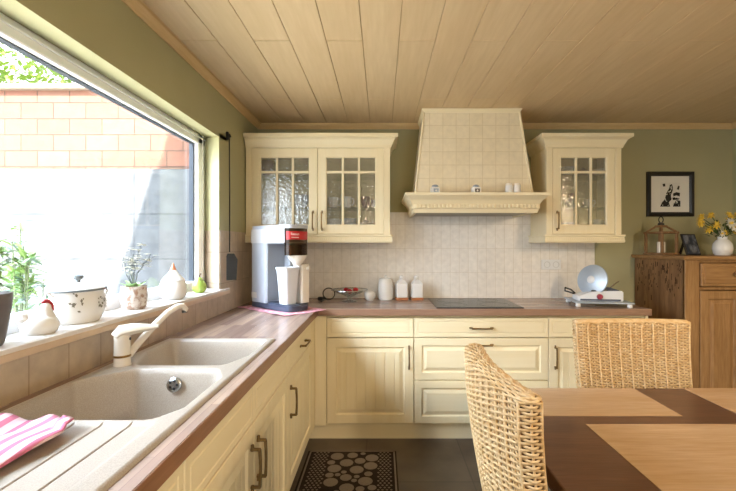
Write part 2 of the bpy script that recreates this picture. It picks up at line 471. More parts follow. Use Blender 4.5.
# ================================================================== BASE CABINETS
def front(bm, x0, x1, z0, z1, frame=.062, grooves=0, t=.02, raised=True):
    rings = [(0, t), (0, .003), (.003, 0)]
    if raised:
        rings += [(frame, 0), (frame + .006, .009), (frame + .014, .009), (frame + .036, .001)]
    else:
        rings += [(.022, 0), (.025, .0022), (.03, .0022), (.033, 0)]
    prev = None
    for i, y in rings:
        row = [bm.verts.new(p) for p in ((x0 + i, y, z0 + i), (x1 - i, y, z0 + i), (x1 - i, y, z1 - i), (x0 + i, y, z1 - i))]
        if prev:
            for k in range(4): bm.faces.new((prev[k], prev[(k + 1) % 4], row[(k + 1) % 4], row[k]))
        else: bm.faces.new(row[::-1])
        prev = row
    i, y = rings[-1]
    xa, xb, za, zb = x0 + i, x1 - i, z0 + i, z1 - i
    if not grooves:
        bm.faces.new(prev); return
    xs = []
    for k in range(grooves + 1):
        xs.append((xa + (xb - xa) * k / grooves, y))
        if k < grooves:
            xm = xa + (xb - xa) * (k + .5) / grooves
            xs += [(xm - .003, y), (xm, y + .004), (xm + .003, y)]
    lo = [bm.verts.new((x, yy, za)) for x, yy in xs]; hi = [bm.verts.new((x, yy, zb)) for x, yy in xs]
    for k in range(len(xs) - 1): bm.faces.new((lo[k], lo[k + 1], hi[k + 1], hi[k]))

def handle(parent, x, z, L=.165, vert=False):
    """bronze bow handle on the front plane y=0"""
    bm = bm_()
    h = L / 2
    def P(u, y):
        return (x, y, z + u) if vert else (x + u, y, z)
    tube(bm, [P(-h * .8, -.031), P(-h * .4, -.033), P(0, -.0335), P(h * .4, -.033), P(h * .8, -.031)], [.0062, .0056, .0054, .0056, .0062], 8)
    for s in (-1, 1):
        tube(bm, [P(s * h * .8, .001), P(s * h * .8, -.0335)], .0062, 8)
        tube(bm, [P(s * h * .74, -.0055), P(s * h, -.0055)], [.0065, .0055], 8)
    return obj('handle', bm, m_bronze, parent, True)

def cabinet(label, loc, rz, w, depth=.55, group='cream kitchen base cabinets', kick=.1):
    t = thing('base_cabinet', label, 'cabinet', loc, rz, group)
    bm = bm_()
    box(bm, 0.001, .018, .022, depth, .1, .862); box(bm, w - .018, w - .001, .022, depth, .1, .862)
    box(bm, .018, w - .018, .022, depth, .1, .118); box(bm, .018, w - .018, depth - .008, depth, .118, .862)
    box(bm, .018, w - .018, .022, .05, .845, .862)
    obj('carcass', bm, m_cream, t)
    return t

def door(t, x0, x1, z0, z1, hx=None, hz=None, grooves=6):
    bm = bm_(); front(bm, x0, x1, z0, z1, grooves=grooves)
    d = obj('door', bm, m_cream, t)
    if hx is not None: handle(d, hx, hz, vert=True)
    return d

def drawer(t, x0, x1, z0, z1, hx=None, hz=None, raised=False, name='drawer_front'):
    bm = bm_(); front(bm, x0, x1, z0, z1, frame=.05, raised=raised)
    d = obj(name, bm, m_creamx, t)
    if hx is not None: handle(d, hx, hz)
    return d

YFRT = 2.785
XFRT = -.458
zt0, zt1 = .712, .843      # top drawer row
zd0, zd1 = .118, .706
G = .0025
# back run: corner unit, drawer stack, right unit
def bx(px): return (px - CX) * YFRT / F
xa, xb, xc, xd = bx(326.5), bx(414), bx(548.5), bx(646)
t = cabinet('cream base cabinet nearest the corner, one grooved door with a dark handle at its right', (xa, YFRT, 0), 0, xb - xa)
w = xb - xa
door(t, G, w - G, zd0, zd1, w - .035, .575); drawer(t, G, w - G, zt0, zt1)
bm = bm_(); box(bm, XFRT - xa, -.001, .001, .02, .1, .862, .002)
box(bm, XFRT - .019 - xa, XFRT - .001 - xa, 2.68 - YFRT, .02, .1, .862, .002)
obj('filler_panel', bm, m_cream, t)
t = cabinet('wide cream base cabinet of three drawers below the black hob', (xb, YFRT, 0), 0, xc - xb)
w = xc - xb
drawer(t, G, w - G, zt0, zt1, w / 2, .777); drawer(t, G, w - G, .418, .706, w / 2, .662, True); drawer(t, G, w - G, .118, .412, w / 2, .366, True)
t = cabinet('cream base cabinet at the right end of the back run, under the meat slicer', (xc, YFRT, 0), 0, xd - xc)
w = xd - xc
door(t, G, w - G, zd0, zd1, .045, .575); drawer(t, G, w - G, zt0, zt1, w / 2, .777)
bm = bm_(); box(bm, w - .001, w + .017, .0, .55, .1, .862, .002); obj('end_panel', bm, m_cream, t)
XFRT = -.458
# left run (fronts face +X)
ys = [.40, .94, 1.455, 1.98, 2.675]
t = cabinet('cream base cabinet on the sink run with one drawer over one door', (XFRT, ys[3], 0), PI / 2, ys[4] - ys[3])
w = ys[4] - ys[3]
door(t, G, w - G, zd0, zd1, .05, .56); drawer(t, G, w - G, zt0, zt1, w / 2 + .02, .777)
t = cabinet('cream sink base cabinet with two doors and paired bronze handles', (XFRT, ys[1], 0), PI / 2, ys[3] - ys[1])
w = ys[3] - ys[1]; wm = ys[2] - ys[1]
door(t, G, wm - G, zd0, zd1, wm - .035, .56); door(t, wm + G, w - G, zd0, zd1, wm + .035, .56)
drawer(t, G, wm - G, zt0, zt1, name='false_front'); drawer(t, wm + G, w - G, zt0, zt1, name='false_front')
t = cabinet('cream base cabinet nearest the camera, below the draining board', (XFRT, ys[0], 0), PI / 2, ys[1] - ys[0])
w = ys[1] - ys[0]
door(t, G, w - G, zd0, zd1, .05, .56); drawer(t, G, w - G, zt0, zt1)
# plinths
bm = bm_(); box(bm, XFRT - .05, xd, YFRT + .035, YFRT + .05, .0, .1)
tag(obj('plinth', bm, m_creamx), 'long cream toe kick under the back cabinets', 'plinth')
bm = bm_(); box(bm, XFRT - .06, XFRT - .045, .4, YFRT + .03, .0, .1)
tag(obj('plinth', bm, m_cream), 'cream toe kick under the sink cabinets along the rug', 'plinth')

# ------------------------------------------------------------------ worktop
WT0, WT1 = .864, .91
XW = -.439; YW = 2.764
SX0, SX1, SY0, SY1 = -.975, -.482, .50, 1.85        # sink outline
t = thing('worktop', 'L-shaped brown wood-strip worktop running under the window and along the back wall', 'worktop', (0, 0, 0))
bm = bm_()
e = .006
box(bm, XL + .009, SX0 + e, .38, YB - .009, WT0, WT1); box(bm, SX1 - e, XW, .38, YW, WT0, WT1)
box(bm, SX0 + e, SX1 - e, SY1 - e, YW, WT0, WT1); box(bm, SX0 + e, SX1 - e, .38, SY0 + e, WT0, WT1)
obj('countertop', bm, m_wtL, t)
bm = bm_()
prism(bm, [(SX0 + e, YW), (XW, YW), (1.84, YW), (1.84, YB - .009), (SX0 + e, YB - .009)], WT0, WT1)
obj('countertop', bm, m_wtB, t)
bm = bm_(); box(bm, XW, XW + .004, .38, YW - .004, WT0 + .001, WT1 - .001, .001); obj('edge_strip', bm, m_edgeL, t)
bm = bm_(); box(bm, XW, 1.843, YW - .004, YW, WT0 + .001, WT1 - .001, .001); obj('edge_strip', bm, m_edgeB, t)

# ------------------------------------------------------------------ sink
def sd_poly(x, y, poly):
    d = 1e9; s = 1
    n = len(poly); j = n - 1
    for i in range(n):
        ex, ey = poly[j][0] - poly[i][0], poly[j][1] - poly[i][1]
        wx, wy = x - poly[i][0], y - poly[i][1]
        h = max(0, min(1, (wx * ex + wy * ey) / (ex * ex + ey * ey)))
        bx_, by_ = wx - ex * h, wy - ey * h
        d = min(d, bx_ * bx_ + by_ * by_)
        c1, c2, c3 = y >= poly[i][1], y < poly[j][1], ex * wy > ey * wx
        if (c1 and c2 and c3) or not (c1 or c2 or c3): s = -s
        j = i
    return s * math.sqrt(d)
def sst(a, b_, x):
    t_ = max(0, min(1, (x - a) / (b_ - a))); return t_ * t_ * (3 - 2 * t_)
rd = .035
big = [(-.84 + .02, 1.385 - rd), (-.575 - .01, 1.385 - rd), (-.52 - rd, 1.29), (-.52 - rd, 1.06), (-.545 - rd, .985 + rd), (-.955 + rd, .985 + rd), (-.955 + rd, 1.24)]
small = [(-.935 + rd, 1.82 - rd), (-.515 - rd, 1.82 - rd), (-.515 - rd, 1.56), (-.575 - .01, 1.43 + rd), (-.86 + .02, 1.43 + rd), (-.935 + rd, 1.62)]
ZR = .92
def sink_z(x, y):
    edge = min(x - SX0, SX1 - x, y - SY0, SY1 - y)
    z = ZR - .009 * (1 - sst(0, .008, edge))
    db = sd_poly(x, y, big) - rd; ds = sd_poly(x, y, small) - rd
    if db < .01: z -= .172 * (1 - sst(-.03, .006, db))
    if ds < .01: z -= .125 * (1 - sst(-.03, .006, ds))
    if y < .975 and db > 0:
        m = sst(0, .02, .975 - y) * sst(0, .015, -.535 - x) * sst(0, .015, x + .95) * sst(0, .02, y - .53)
        z -= .006 * m
        for k in range(6):
            gx = -.596 - .069 * k
            z -= .009 * m * (1 - sst(.001, .003, abs(x - gx)))
    return z
t = thing('kitchen_sink', 'beige composite kitchen sink with two bowls and a grooved drainer under the window', 'sink', (0, 0, 0))
bm = bm_()
xs = [SX0 + i * .0052 for i in range(int((SX1 - SX0) / .0052) + 1)] + [SX1]
for k in range(6):
    gx = -.596 - .069 * k
    xs = [x for x in xs if abs(x - gx) > .0062] + [gx - .0045, gx - .003, gx - .001, gx + .001, gx + .003, gx + .0045]
xs.sort()
ysg = [SY0, .52, .53, .54, .55] + [.55 + .04 * i for i in range(1, 10)] 
ysg += [.93 + .0052 * i for i in range(int((SY1 - .93) / .0052) + 1)] + [SY1]
ysg = sorted(set(ysg))
grid = [[bm.verts.new((x, y, sink_z(x, y))) for x in xs] for y in ysg]
for j in range(len(ysg) - 1):
    for i in range(len(xs) - 1):
        bm.faces.new((grid[j][i], grid[j][i + 1], grid[j + 1][i + 1], grid[j + 1][i]))
o = obj('basin', bm, m_sink, t)
for p in o.data.polygons: p.use_smooth = True
# overflow rosette on the far wall of the big bowl
bm = bm_()
m4 = T((-.70, 1.366, .872), rx=PI / 2 - .17)
lathe(bm, [(0, .004), (.01, .005), (.021, .005), (.025, .002), (.025, -.006)], 20, mat4=m4)
for a in range(5):
    q = m4 @ T((.013 * math.cos(a * 1.257), .013 * math.sin(a * 1.257), .0045))
    lathe(bm, [(.0045, 0), (.0045, .002), (0, .002)], 8, mi=1, mat4=q)
obj('overflow_grille', bm, [m_chrome, m_blackp], t, True)
for cx_, cy_, zz in ((-.74, 1.17, .749), (-.72, 1.64, .796)):
    bm = bm_(); lathe(bm, [(0, .002), (.03, .002), (.036, .006), (.045, .006), (.048, 0)], 24, (cx_, cy_, zz)); obj('drain_strainer', bm, m_chrome, t, True)

# ------------------------------------------------------------------ tap
TX, TY = -.915, 1.43
t = thing('kitchen_tap', 'beige enamel mixer tap with swivel spout behind the sink bowls', 'tap', (TX, TY, ZR))
bm = bm_(); lathe(bm, [(0, 0), (.029, 0), (.029, .003), (.0265, .008), (.0255, .085), (.0265, .1), (.022, .112), (0, .118)], 24); obj('body', bm, m_tap, t, True)
bm = bm_(); lathe(bm, [(.0275, .030), (.0285, .032), (.0285, .036), (.0275, .038)], 24); obj('band', bm, m_tapband, t, True)
bm = bm_()
tube(bm, [(-.016, -.01, .100), (-.002, 0, .118), (.03, .012, .125), (.075, .03, .127), (.105, .042, .129)], [.02, .024, .02, .012, .006], 10, flat=1.15); obj('lever', bm, m_tap, t, True)
bm = bm_(); tube(bm, [(.026, .0, .093), (.0295, .001, .093)], .005, 10); obj('temperature_dot', bm, m_blackp, t, True)
bm = bm_()
tip = at(184.5, 311, 1.60) - Vector((TX, TY, ZR))
pts = [(.015, .012, .03)] + [Vector((.015, .012, .03)).lerp(tip + Vector((-.006, -.005, .022)), s) + Vector((0, 0, h)) for s, h in ((.15, .012), (.4, .022), (.7, .026), (.9, .014), (1, 0))] + [tip + Vector((.003, .003, .006)), tip]
tube(bm, pts, [.013, .013, .0125, .012, .012, .012, .012, .0115], 12); obj('spout', bm, m_tap, t, True)
bm = bm_(); tube(bm, [tip + Vector((0, 0, .004)), tip + Vector((.001, 0, -.006))], .0105, 12); obj('aerator', bm, m_drain, t, True)

# pink cloth on the drainer
bm = bm_()
n1, n2 = 26, 20
o_ = Vector((-.985, .975, 0)); u_ = Vector((.275, -.045, 0)); w_ = Vector((.02, -.30, 0))
gr = []
for j in range(n2 + 1):
    row = []
    for i in range(n1 + 1):
        a, c = i / n1, j / n2
        p = o_ + u_ * (a + .04 * math.sin(c * 7)) + w_ * (c + .05 * math.sin(a * 6))
        z = .9265 + .016 * (math.sin(a * 8 + 3 * c) * .5 + .5) * math.sin(PI * min(1, a * 1.0)) ** .5 + .01 * (math.sin(c * 11 + a * 4) * .5 + .5) * (1 - a * .6) + .006 * math.sin(a * 19 + c * 5) * (1 - c)
        if a > .85 and c < .15: z += .012
        row.append(bm.verts.new((max(p.x, -1.01), p.y, z)))
    gr.append(row)
for j in range(n2):
    for i in range(n1): bm.faces.new((gr[j][i], gr[j][i + 1], gr[j + 1][i + 1], gr[j + 1][i]))
o = obj('dish_cloth', bm, m_pink, None, True)
md = o.modifiers.new('thick', 'SOLIDIFY'); md.thickness = .003; md.offset = 1
tag(o, 'pink checked dish cloth lying crumpled on the drainer', 'cloth')

# ================================================================== UPPER CABINETS
YU = 3.04
def upper(label, x0, x1, doors, pil=.045, left_return=True):
    t = thing('wall_cabinet', label, 'cabinet', (x0, YU, 0), 0, 'glazed wall cabinets')
    w = x1 - x0; d = YB - .009 - YU
    zb, zt = 1.425, 2.08
    bm = bm_()
    box(bm, 0, .018, .022, d, zb, zt); box(bm, w - .018, w, .022, d, zb, zt)
    box(bm, .018, w - .018, .022, d, zb, zb + .018); box(bm, .018, w - .018, .022, d, zt - .018, zt)
    obj('carcass', bm, m_cream, t)
    bm = bm_(); box(bm, .018, w - .018, d - .008, d, zb + .018, zt - .018); obj('back_panel', bm, m_inside, t)
    for a, c in ((0, pil), (w - pil, w)):
        bm = bm_(); box(bm, a, c, -.002, .022, zb, zt, .002)
        for zz in (zt - .035, zb + .11):
            box(bm, a - .0 + .003, c - .003, -.006, 0, zz, zz + .008, .001)
        for xx in (a + pil * .3, a + pil * .5, a + pil * .7): box(bm, xx - .002, xx + .002, -.0035, 0, zb + .13, zt - .05)
        obj('pilaster', bm, m_cream, t)
    # shelves
    for zz in (1.635, 1.885):
        bm = bm_(); box(bm, .018, w - .018, .05, d - .008, zz - .006, zz, .001); obj('shelf', bm, m_shelfglass, t)
    bm = bm_(); box(bm, .018, w - .018, .03, d - .008, zb + .018, zb + .02); obj('shelf', bm, m_inside, t)
    # cornice
    cp = [(0, zt - .004), (.008, zt - .004), (.012, zt + .012), (.03, zt + .05), (.045, zt + .062), (.058, zt + .066), (.058, zt + .092), (0, zt + .092)]
    path = [(w, d), (w, -.002), (0, -.002)] + ([(0, d)] if left_return else [])
    bm = bm_(); molding(bm, path[::-1], cp); obj('cornice', bm, m_creamx, t)
    # light rail with reeding
    bm = bm_()
    rp = [(-.01, zb - .06), (.014, zb - .06), (.018, zb - .05), (.014, zb - .018), (.02, zb - .01), (.02, zb), (-.01, zb)]
    molding(bm, path[::-1], rp)
    n = int(w / .014)
    for k in range(n):
        xx = (k + .5) * w / n
        box(bm, xx - .0035, xx + .0035, -.0205, -.014, zb - .044, zb - .022, .001)
    obj('light_rail', bm, m_creamx, t)
    for (a, c, hx) in doors:
        st = .066; z0, z1 = zb + .004, zt - .004
        a2, c2, zz0, zz1 = a + st, c - st, z0 + .073, z1 - .073
        bm = bm_()
        # frame, outer slab with bevelled inner edge
        rows = []
        for i, y in (((0), .02), (0, .003), (.003, 0), (st - .006, 0), (st, .006), (st, .02)):
            s2 = i * (.073 / st)
            rows.append([bm.verts.new(p) for p in ((a + i, y, z0 + s2), (c - i, y, z0 + s2), (c - i, y, z1 - s2), (a + i, y, z1 - s2))])
        rows.append(rows[0])
        for p, q in zip(rows, rows[1:]):
            for k in range(4): bm.faces.new((p[k], p[(k + 1) % 4], q[(k + 1) % 4], q[k]))
        mw = .009
        for k in (1, 2):
            xm = a2 + (c2 - a2) * k / 3; box(bm, xm - mw, xm + mw, .001, .016, zz0, zz1, .003)
        zm = zz1 - .108; box(bm, a2, c2, .0005, .0155, zm - mw, zm + mw, .003)
        dd = obj('door', bm, m_cream, t)
        bm = bm_(); box(bm, a2 - .004, c2 + .004, .016, .0195, zz0 - .004, zz1 + .004); obj('glass_pane', bm, m_cabglass, dd)
        handle(dd, hx, 1.53, .15, True)
    return t
x0 = -1.018; x1 = .064
upper('double cream wall cabinet with two glazed doors in the corner by the window', x0, x1, [(.046, .537, .505), (.54, 1.036, .572)], left_return=False)
upper('single cream wall cabinet with one glazed door to the right of the cooker hood', 1.237, 1.80, [(.047, .516, .08)])

# crockery in the cabinets
def cup(name, label, cat, p, r, h, m, group, hd=True, saucer=False):
    t = thing(name, label, cat, p, R.uniform(-.5, .5), group)
    bm = bm_()
    z0 = .008 if saucer else 0
    lathe(bm, [(0, z0), (r * .55, z0), (r * .62, z0 + h * .08), (r * .9, z0 + h * .45), (r, z0 + h), (r * .93, z0 + h), (r * .82, z0 + h * .45), (r * .5, z0 + h * .12), (0, z0 + h * .1)], 18)
    obj('bowl', bm, m, t, True)
    if hd:
        bm = bm_(); tube(bm, [(r * .85, 0, z0 + h * .8), (r * 1.35, 0, z0 + h * .85), (r * 1.5, 0, z0 + h * .55), (r * 1.2, 0, z0 + h * .25), (r * .78, 0, z0 + h * .3)], .004, 6); obj('handle', bm, m, t, True)
    if saucer:
        bm = bm_(); lathe(bm, [(0, 0), (r * .8, 0), (r * 1.5, .012), (r * 1.52, .014), (r * .8, .005), (0, .005)], 20); obj('saucer', bm, m, t, True)
    return t
def teapot(label, p, s, m, rz=0., group=None):
    t = thing('teapot', label, 'teapot', p, rz, group)
    bm = bm_(); lathe(bm, [(0, 0), (.04 * s, 0), (.062 * s, .03 * s), (.066 * s, .055 * s), (.05 * s, .09 * s), (.03 * s, .1 * s), (0, .1 * s)], 20); obj('body', bm, m, t, True)
    bm = bm_(); lathe(bm, [(.032 * s, .1 * s), (.02 * s, .112 * s), (.005 * s, .116 * s), (.009 * s, .126 * s), (0, .132 * s)], 16); obj('lid', bm, m, t, True)
    bm = bm_(); tube(bm, [(.055 * s, 0, .04 * s), (.085 * s, 0, .06 * s), (.1 * s, 0, .09 * s)], [.013 * s, .009 * s, .006 * s], 8); obj('spout', bm, m, t, True)
    bm = bm_(); tube(bm, [(-.055 * s, 0, .08 * s), (-.09 * s, 0, .08 * s), (-.098 * s, 0, .055 * s), (-.06 * s, 0, .03 * s)], .005 * s, 6); obj('handle', bm, m, t, True)
    return t
zs = (1.446, 1.6355, 1.8855)
gA, gB = 'crockery in the double wall cabinet', 'crockery in the single wall cabinet'
YI = 3.17
def X_(px): return (px - CX) * YI / F
cup('cup', 'white cup on the middle shelf at the left of the right-hand glazed door', 'cup', (X_(333.5), YI, zs[1]), .042, .085, m_white, gA)
cup('cup', 'white cup at the centre of the middle shelf behind the right-hand glazed door', 'cup', (X_(347), YI, zs[1]), .04, .088, m_white, gA)
cup('mug', 'dark red and white mug on the middle shelf at the right of the double cabinet', 'mug', (X_(365.5), YI, zs[1]), .036, .09, m_wine, gA)
cup('cup', 'small pale cup at the far right of the middle shelf in the double cabinet', 'cup', (X_(374.5), YI + .05, zs[1]), .03, .07, m_bluew, gA)
cup('bowl', 'white bowl on the cabinet floor below the left white cup', 'bowl', (X_(334), YI, zs[0]), .06, .105, m_white, gA, False)
cup('bowl', 'bluish white bowl on the cabinet floor in the middle of the right-hand door', 'bowl', (X_(349.5), YI + .02, zs[0]), .055, .11, m_bluew, gA, False)
teapot('patterned small teapot on the cabinet floor at the right of the double cabinet', (X_(366), YI, zs[0]), .85, m_patt, .4, gA)
cup('bowl', 'blue and white bowl seen through the left-hand glazed door', 'bowl', (X_(301), YI, zs[1]), .06, .1, m_bluew, gA, False)
cup('jug', 'tall white jug on the middle shelf behind the left-hand glazed door', 'jug', (X_(284), YI, zs[1]), .045, .15, m_white, gA)
cup('jug', 'white jug in the lower left of the double cabinet', 'jug', (X_(268), YI, zs[0]), .05, .14, m_white, gA)
cup('cup', 'dark red cup on the top shelf of the double cabinet', 'cup', (X_(267), YI, zs[2]), .05, .12, m_wine, gA)
teapot('grey teapot on the middle shelf of the single wall cabinet', (X_(569.5), YI - .02, zs[1]), .72, m_bluew, 1.2, gB)
cup('cup', 'white cup on a saucer on the middle shelf of the single wall cabinet', 'cup', (X_(588), YI, zs[1]), .034, .06, m_white, gB, True, True)
cup('cup', 'dark upright cup between teapot and white cup in the single cabinet', 'cup', (X_(578), YI + .12, zs[1]), .025, .13, m_wine, gB, False)
cup('cup', 'white cup on the floor of the single wall cabinet at the right', 'cup', (X_(598), YI, zs[0]), .036, .1, m_white, gB)
cup('bowl', 'low white bowl on the floor of the single wall cabinet at the left', 'bowl', (X_(569), YI, zs[0]), .055, .075, m_white, gB, False)
teapot('dark teapot on the top shelf of the single wall cabinet', (X_(583), YI, zs[2]), .55, m_pot, .3, gB)
cup('bowl', 'wide pale bowl on the top shelf of the single wall cabinet at the right', 'bowl', (X_(599), YI, zs[2]), .05, .05, m_offw, gB, False)
cup('bowl', 'blue bowl on the top shelf of the single wall cabinet at the left', 'bowl', (X_(568), YI, zs[2]), .05, .07, m_bluew, gB, False)

# ================================================================== COOKER HOOD
t = thing('cooker_hood', 'tiled chimney cooker hood with a cream mantel shelf above the hob', 'hood', (0, 0, 0))
YH = 3.0
tl, tr, bl, br_ = .318, 1.018, .248, 1.122
bm = bm_()
zb_, zt_ = 1.70, ZC - .002
a = [bm.verts.new(p) for p in ((bl, YH, zb_), (br_, YH, zb_), (br_, YB - .01, zb_), (bl, YB - .01, zb_))]
c = [bm.verts.new(p) for p in ((tl, YH, zt_), (tr, YH, zt_), (tr, YB - .01, zt_), (tl, YB - .01, zt_))]
for k in range(4): bm.faces.new((a[k], a[(k + 1) % 4], c[(k + 1) % 4], c[k]))
bm.faces.new(a); bm.faces.new(c)
obj('chimney', bm, m_tileH, t)
for s_, p, q in ((0, (bl, zb_), (tl, zt_)), (1, (br_, zb_), (tr, zt_))):
    bm = bm_(); tube(bm, [(p[0], YH, p[1]), (q[0], YH, q[1])], .009, 6); obj('corner_bead', bm, m_cream, t)
bm = bm_(); molding(bm, [(tl, YB - .01), (tl, YH), (tr, YH), (tr, YB - .01)], [(0, ZC - .03), (.006, ZC - .03), (.01, ZC - .02), (.018, ZC - .01), (.02, ZC - .002), (0, ZC - .002)]); obj('top_cornice', bm, m_creamx, t)
ml, mr, my = .23, 1.105, 2.87
bm = bm_()
mp_ = [(-.02, 1.575), (0, 1.575), (.004, 1.59), (.006, 1.60), (.012, 1.605), (.012, 1.635), (.03, 1.665), (.05, 1.682), (.058, 1.69), (.064, 1.692), (.064, 1.712), (-.02, 1.712)]
molding(bm, [(ml, YB - .01), (ml, my), (mr, my), (mr, YB - .01)], mp_)
n = 32
for k in range(n):
    xx = ml + (k + .5) * (mr - ml) / n
    box(bm, xx - .008, xx + .008, my - .024, my - .01, 1.606, 1.634, .003)
box(bm, ml + .001, mr - .001, my + .001, YB - .01, 1.69, 1.711)
obj('mantel_shelf', bm, m_creamx, t)
bm = bm_(); box(bm, ml + .02, mr - .02, my + .02, YB - .02, 1.585, 1.6); obj('filter_panel', bm, M('hood_grey', '#9c9484', rough=.4, metal=.3), t)
# ornaments on the mantel
zm_ = 1.7122
def ornament(px, label, m2):
    p = at(px, 190, 2.90)
    t = thing('ceramic_ornament', label, 'ornament', (p.x, 2.90, zm_), .15, 'ornaments on the hood mantel')
    bm = bm_(); box(bm, -.03, .03, -.028, .028, 0, .048, .007, seg=2); obj('block', bm, m_white, t)
    bm = bm_(); lathe(bm, [(0, .048), (.022, .048), (.025, .056), (.016, .064), (0, .068)], 14); obj('lid', bm, m_bluew, t, True)
    bm = bm_(); box(bm, -.018, .018, -.0295, -.0275, .01, .036, .0005); lathe(bm, [(0, 0), (.007, 0), (0, .002)], 8, mat4=T((0, -.0295, .022), rx=PI / 2), mi=1); obj('motif', bm, [m2, m_white], t)
ornament(435, 'small blue and white ceramic block at the left of the hood mantel', m_bluew)
ornament(476, 'small dark-patterned ceramic block in the middle of the hood mantel', m_pot)
for px, s in ((509, 'left'), (517, 'right')):
    p = at(px, 190, 2.90)
    t = thing('salt_shaker', 'white cylindrical shaker on the hood mantel, the %s one of the pair' % s, 'shaker', (p.x, 2.90, zm_), 0, 'pair of white shakers on the mantel')
    bm = bm_(); lathe(bm, [(0, 0), (.024, 0), (.026, .004), (.0255, .055), (.024, .06), (0, .06)], 16); obj('body', bm, m_white, t, True)
    bm = bm_(); lathe(bm, [(.0245, .06), (.0245, .068), (.02, .076), (0, .079)], 16); obj('cap', bm, m_offw, t, True)

# ================================================================== ON THE BACK WORKTOP
bm = bm_()
cz = WT1
t = thing('ceramic_hob', 'flat black glass hob set on the worktop below the hood', 'hob', (.38, 2.795, cz))
box(bm, 0, .605, 0, .50, 0, .006, .002); obj('glass_plate', bm, m_black, t)
mring = M('hob_marking', '#3a3c40', rough=.2)
for cx_, cy_, r_ in ((.15, .13, .085), (.44, .14, .105), (.16, .36, .105), (.45, .37, .075)):
    bm = bm_(); lathe(bm, [(r_, .0062), (r_ + .003, .0062), (r_ + .003, .0066), (r_, .0066), (r_, .0062)], 40, (cx_, cy_, 0)); obj('cooking_zone', bm, mring, t)

# canisters
Yc = 3.24
def Xc(px): return (px - CX) * Yc / F
t = thing('storage_jar', 'white round ceramic canister with a knobbed lid, left of the two square bottles', 'jar', (Xc(385.5), Yc, cz), 0, 'white ceramic canisters on the worktop')
bm = bm_(); lathe(bm, [(0, 0), (.05, 0), (.057, .008), (.059, .08), (.056, .145), (.05, .155), (0, .155)], 26); obj('body', bm, m_white, t, True)
bm = bm_(); lathe(bm, [(.052, .155), (.05, .168), (.02, .176), (.008, .18), (.012, .192), (0, .198)], 22); obj('lid', bm, m_white, t, True)
for px, lab in ((401.5, 'square white ceramic bottle with a terracotta foot, between the round canister and its twin'), (416.5, 'square white ceramic bottle with a terracotta foot, nearest the hob')):
    t = thing('square_bottle', lab, 'bottle', (Xc(px), Yc, cz), .12, 'square white bottles on the worktop')
    bm = bm_(); box(bm, -.047, .047, -.047, .047, 0, .02, .005, seg=2); obj('foot', bm, m_terra, t)
    bm = bm_(); box(bm, -.044, .044, -.044, .044, .02, .135, .008, seg=2)
    a = [bm.verts.new(p) for p in ((-.038, -.038, .134), (.038, -.038, .134), (.038, .038, .134), (-.038, .038, .134))]
    c = [bm.verts.new(p) for p in ((-.018, -.018, .16), (.018, -.018, .16), (.018, .018, .16), (-.018, .018, .16))]
    for k in range(4): bm.faces.new((a[k], a[(k + 1) % 4], c[(k + 1) % 4], c[k]))
    bm.faces.new(c); obj('body', bm, m_white, t)
    bm = bm_(); lathe(bm, [(0, .158), (.013, .16), (.015, .172), (.02, .178), (.016, .19), (0, .195)], 16); obj('stopper', bm, m_white, t, True)
# apple shaped jar
t = thing('apple_jar', 'small white apple-shaped ceramic jar beside the glass fruit bowl', 'jar', (Xc(370), 3.20, cz))
bm = bm_(); lathe(bm, [(0, 0), (.025, .001), (.04, .018), (.046, .042), (.04, .066), (.022, .078), (.006, .074), (0, .072)], 22); obj('body', bm, m_white, t, True)
bm = bm_(); tube(bm, [(0, 0, .072), (.003, 0, .085), (.009, 0, .096)], [.004, .003, .004], 6); obj('stalk', bm, m_offw, t, True)
# glass bowl
t = thing('glass_fruit_bowl', 'wide clear glass bowl on a foot in front of the splashback', 'bowl', (Xc(350.5), 3.14, cz))
bm = bm_(); lathe(bm, [(0, 0), (.06, 0), (.055, .008), (.018, .016), (.014, .034), (.05, .05), (.14, .088), (.143, .092), (.135, .09), (.05, .056), (0, .045)], 32); obj('dish', bm, m_clear, t, True)
bm = bm_(); lathe(bm, [(.14, .088), (.1445, .09), (.143, .095), (.138, .091)], 32); obj('rim', bm, m_chrome, t, True)
for dx, dy, lab in ((.0, .0, 'red fruit heaped in the glass bowl, the nearer one'), (.045, .03, 'red fruit at the right of the glass bowl'), (-.03, .04, 'red fruit at the back left of the glass bowl')):
    f_ = thing('strawberry', lab, 'fruit', (Xc(350.5) + dx, 3.14 + dy, cz + .055 + .2 * (abs(dx) + abs(dy)) * .5), dx * 9, 'red fruits in the glass bowl')
    bm = bm_(); lathe(bm, [(0, 0), (.012, .005), (.021, .02), (.022, .03), (.012, .04), (0, .042)], 14); obj('flesh', bm, m_red, f_, True)
    bm = bm_()
    for a in range(5): leaf(bm, (0, 0, .041), (math.cos(a * 1.26), math.sin(a * 1.26), .2), .018, .009)
    obj('calyx', bm, m_leafd, f_)
# cable
pts = [at(312, 300, 3.2), at(318, 298, 3.18), at(324, 299, 3.16)]
bm = bm_()
L_ = []
for k in range(30):
    a = k / 29 * 2.2 * PI - 2.6
    L_.append(Vector((Xc(329) + .048 * math.cos(a), 3.22 + .02 * math.sin(a * .5), cz + .05 + .044 * math.sin(a))))
L_ = [Vector((-.462, 3.10, cz + .006)), Vector((-.455, 3.15, cz + .006)), Vector((-.45, 3.18, cz + .006))] + L_
tube(bm, L_, .0045, 6)
t = obj('power_cord', bm, m_blackp, None, True); tag(t, 'looped black power cord with plug between the coffee machine and the glass bowl', 'cord')
bm = bm_(); box(bm, Xc(321) - .02, Xc(321) + .02, 3.19, 3.215, cz + .001, cz + .028, .006); obj('plug', bm, m_blackp, t)

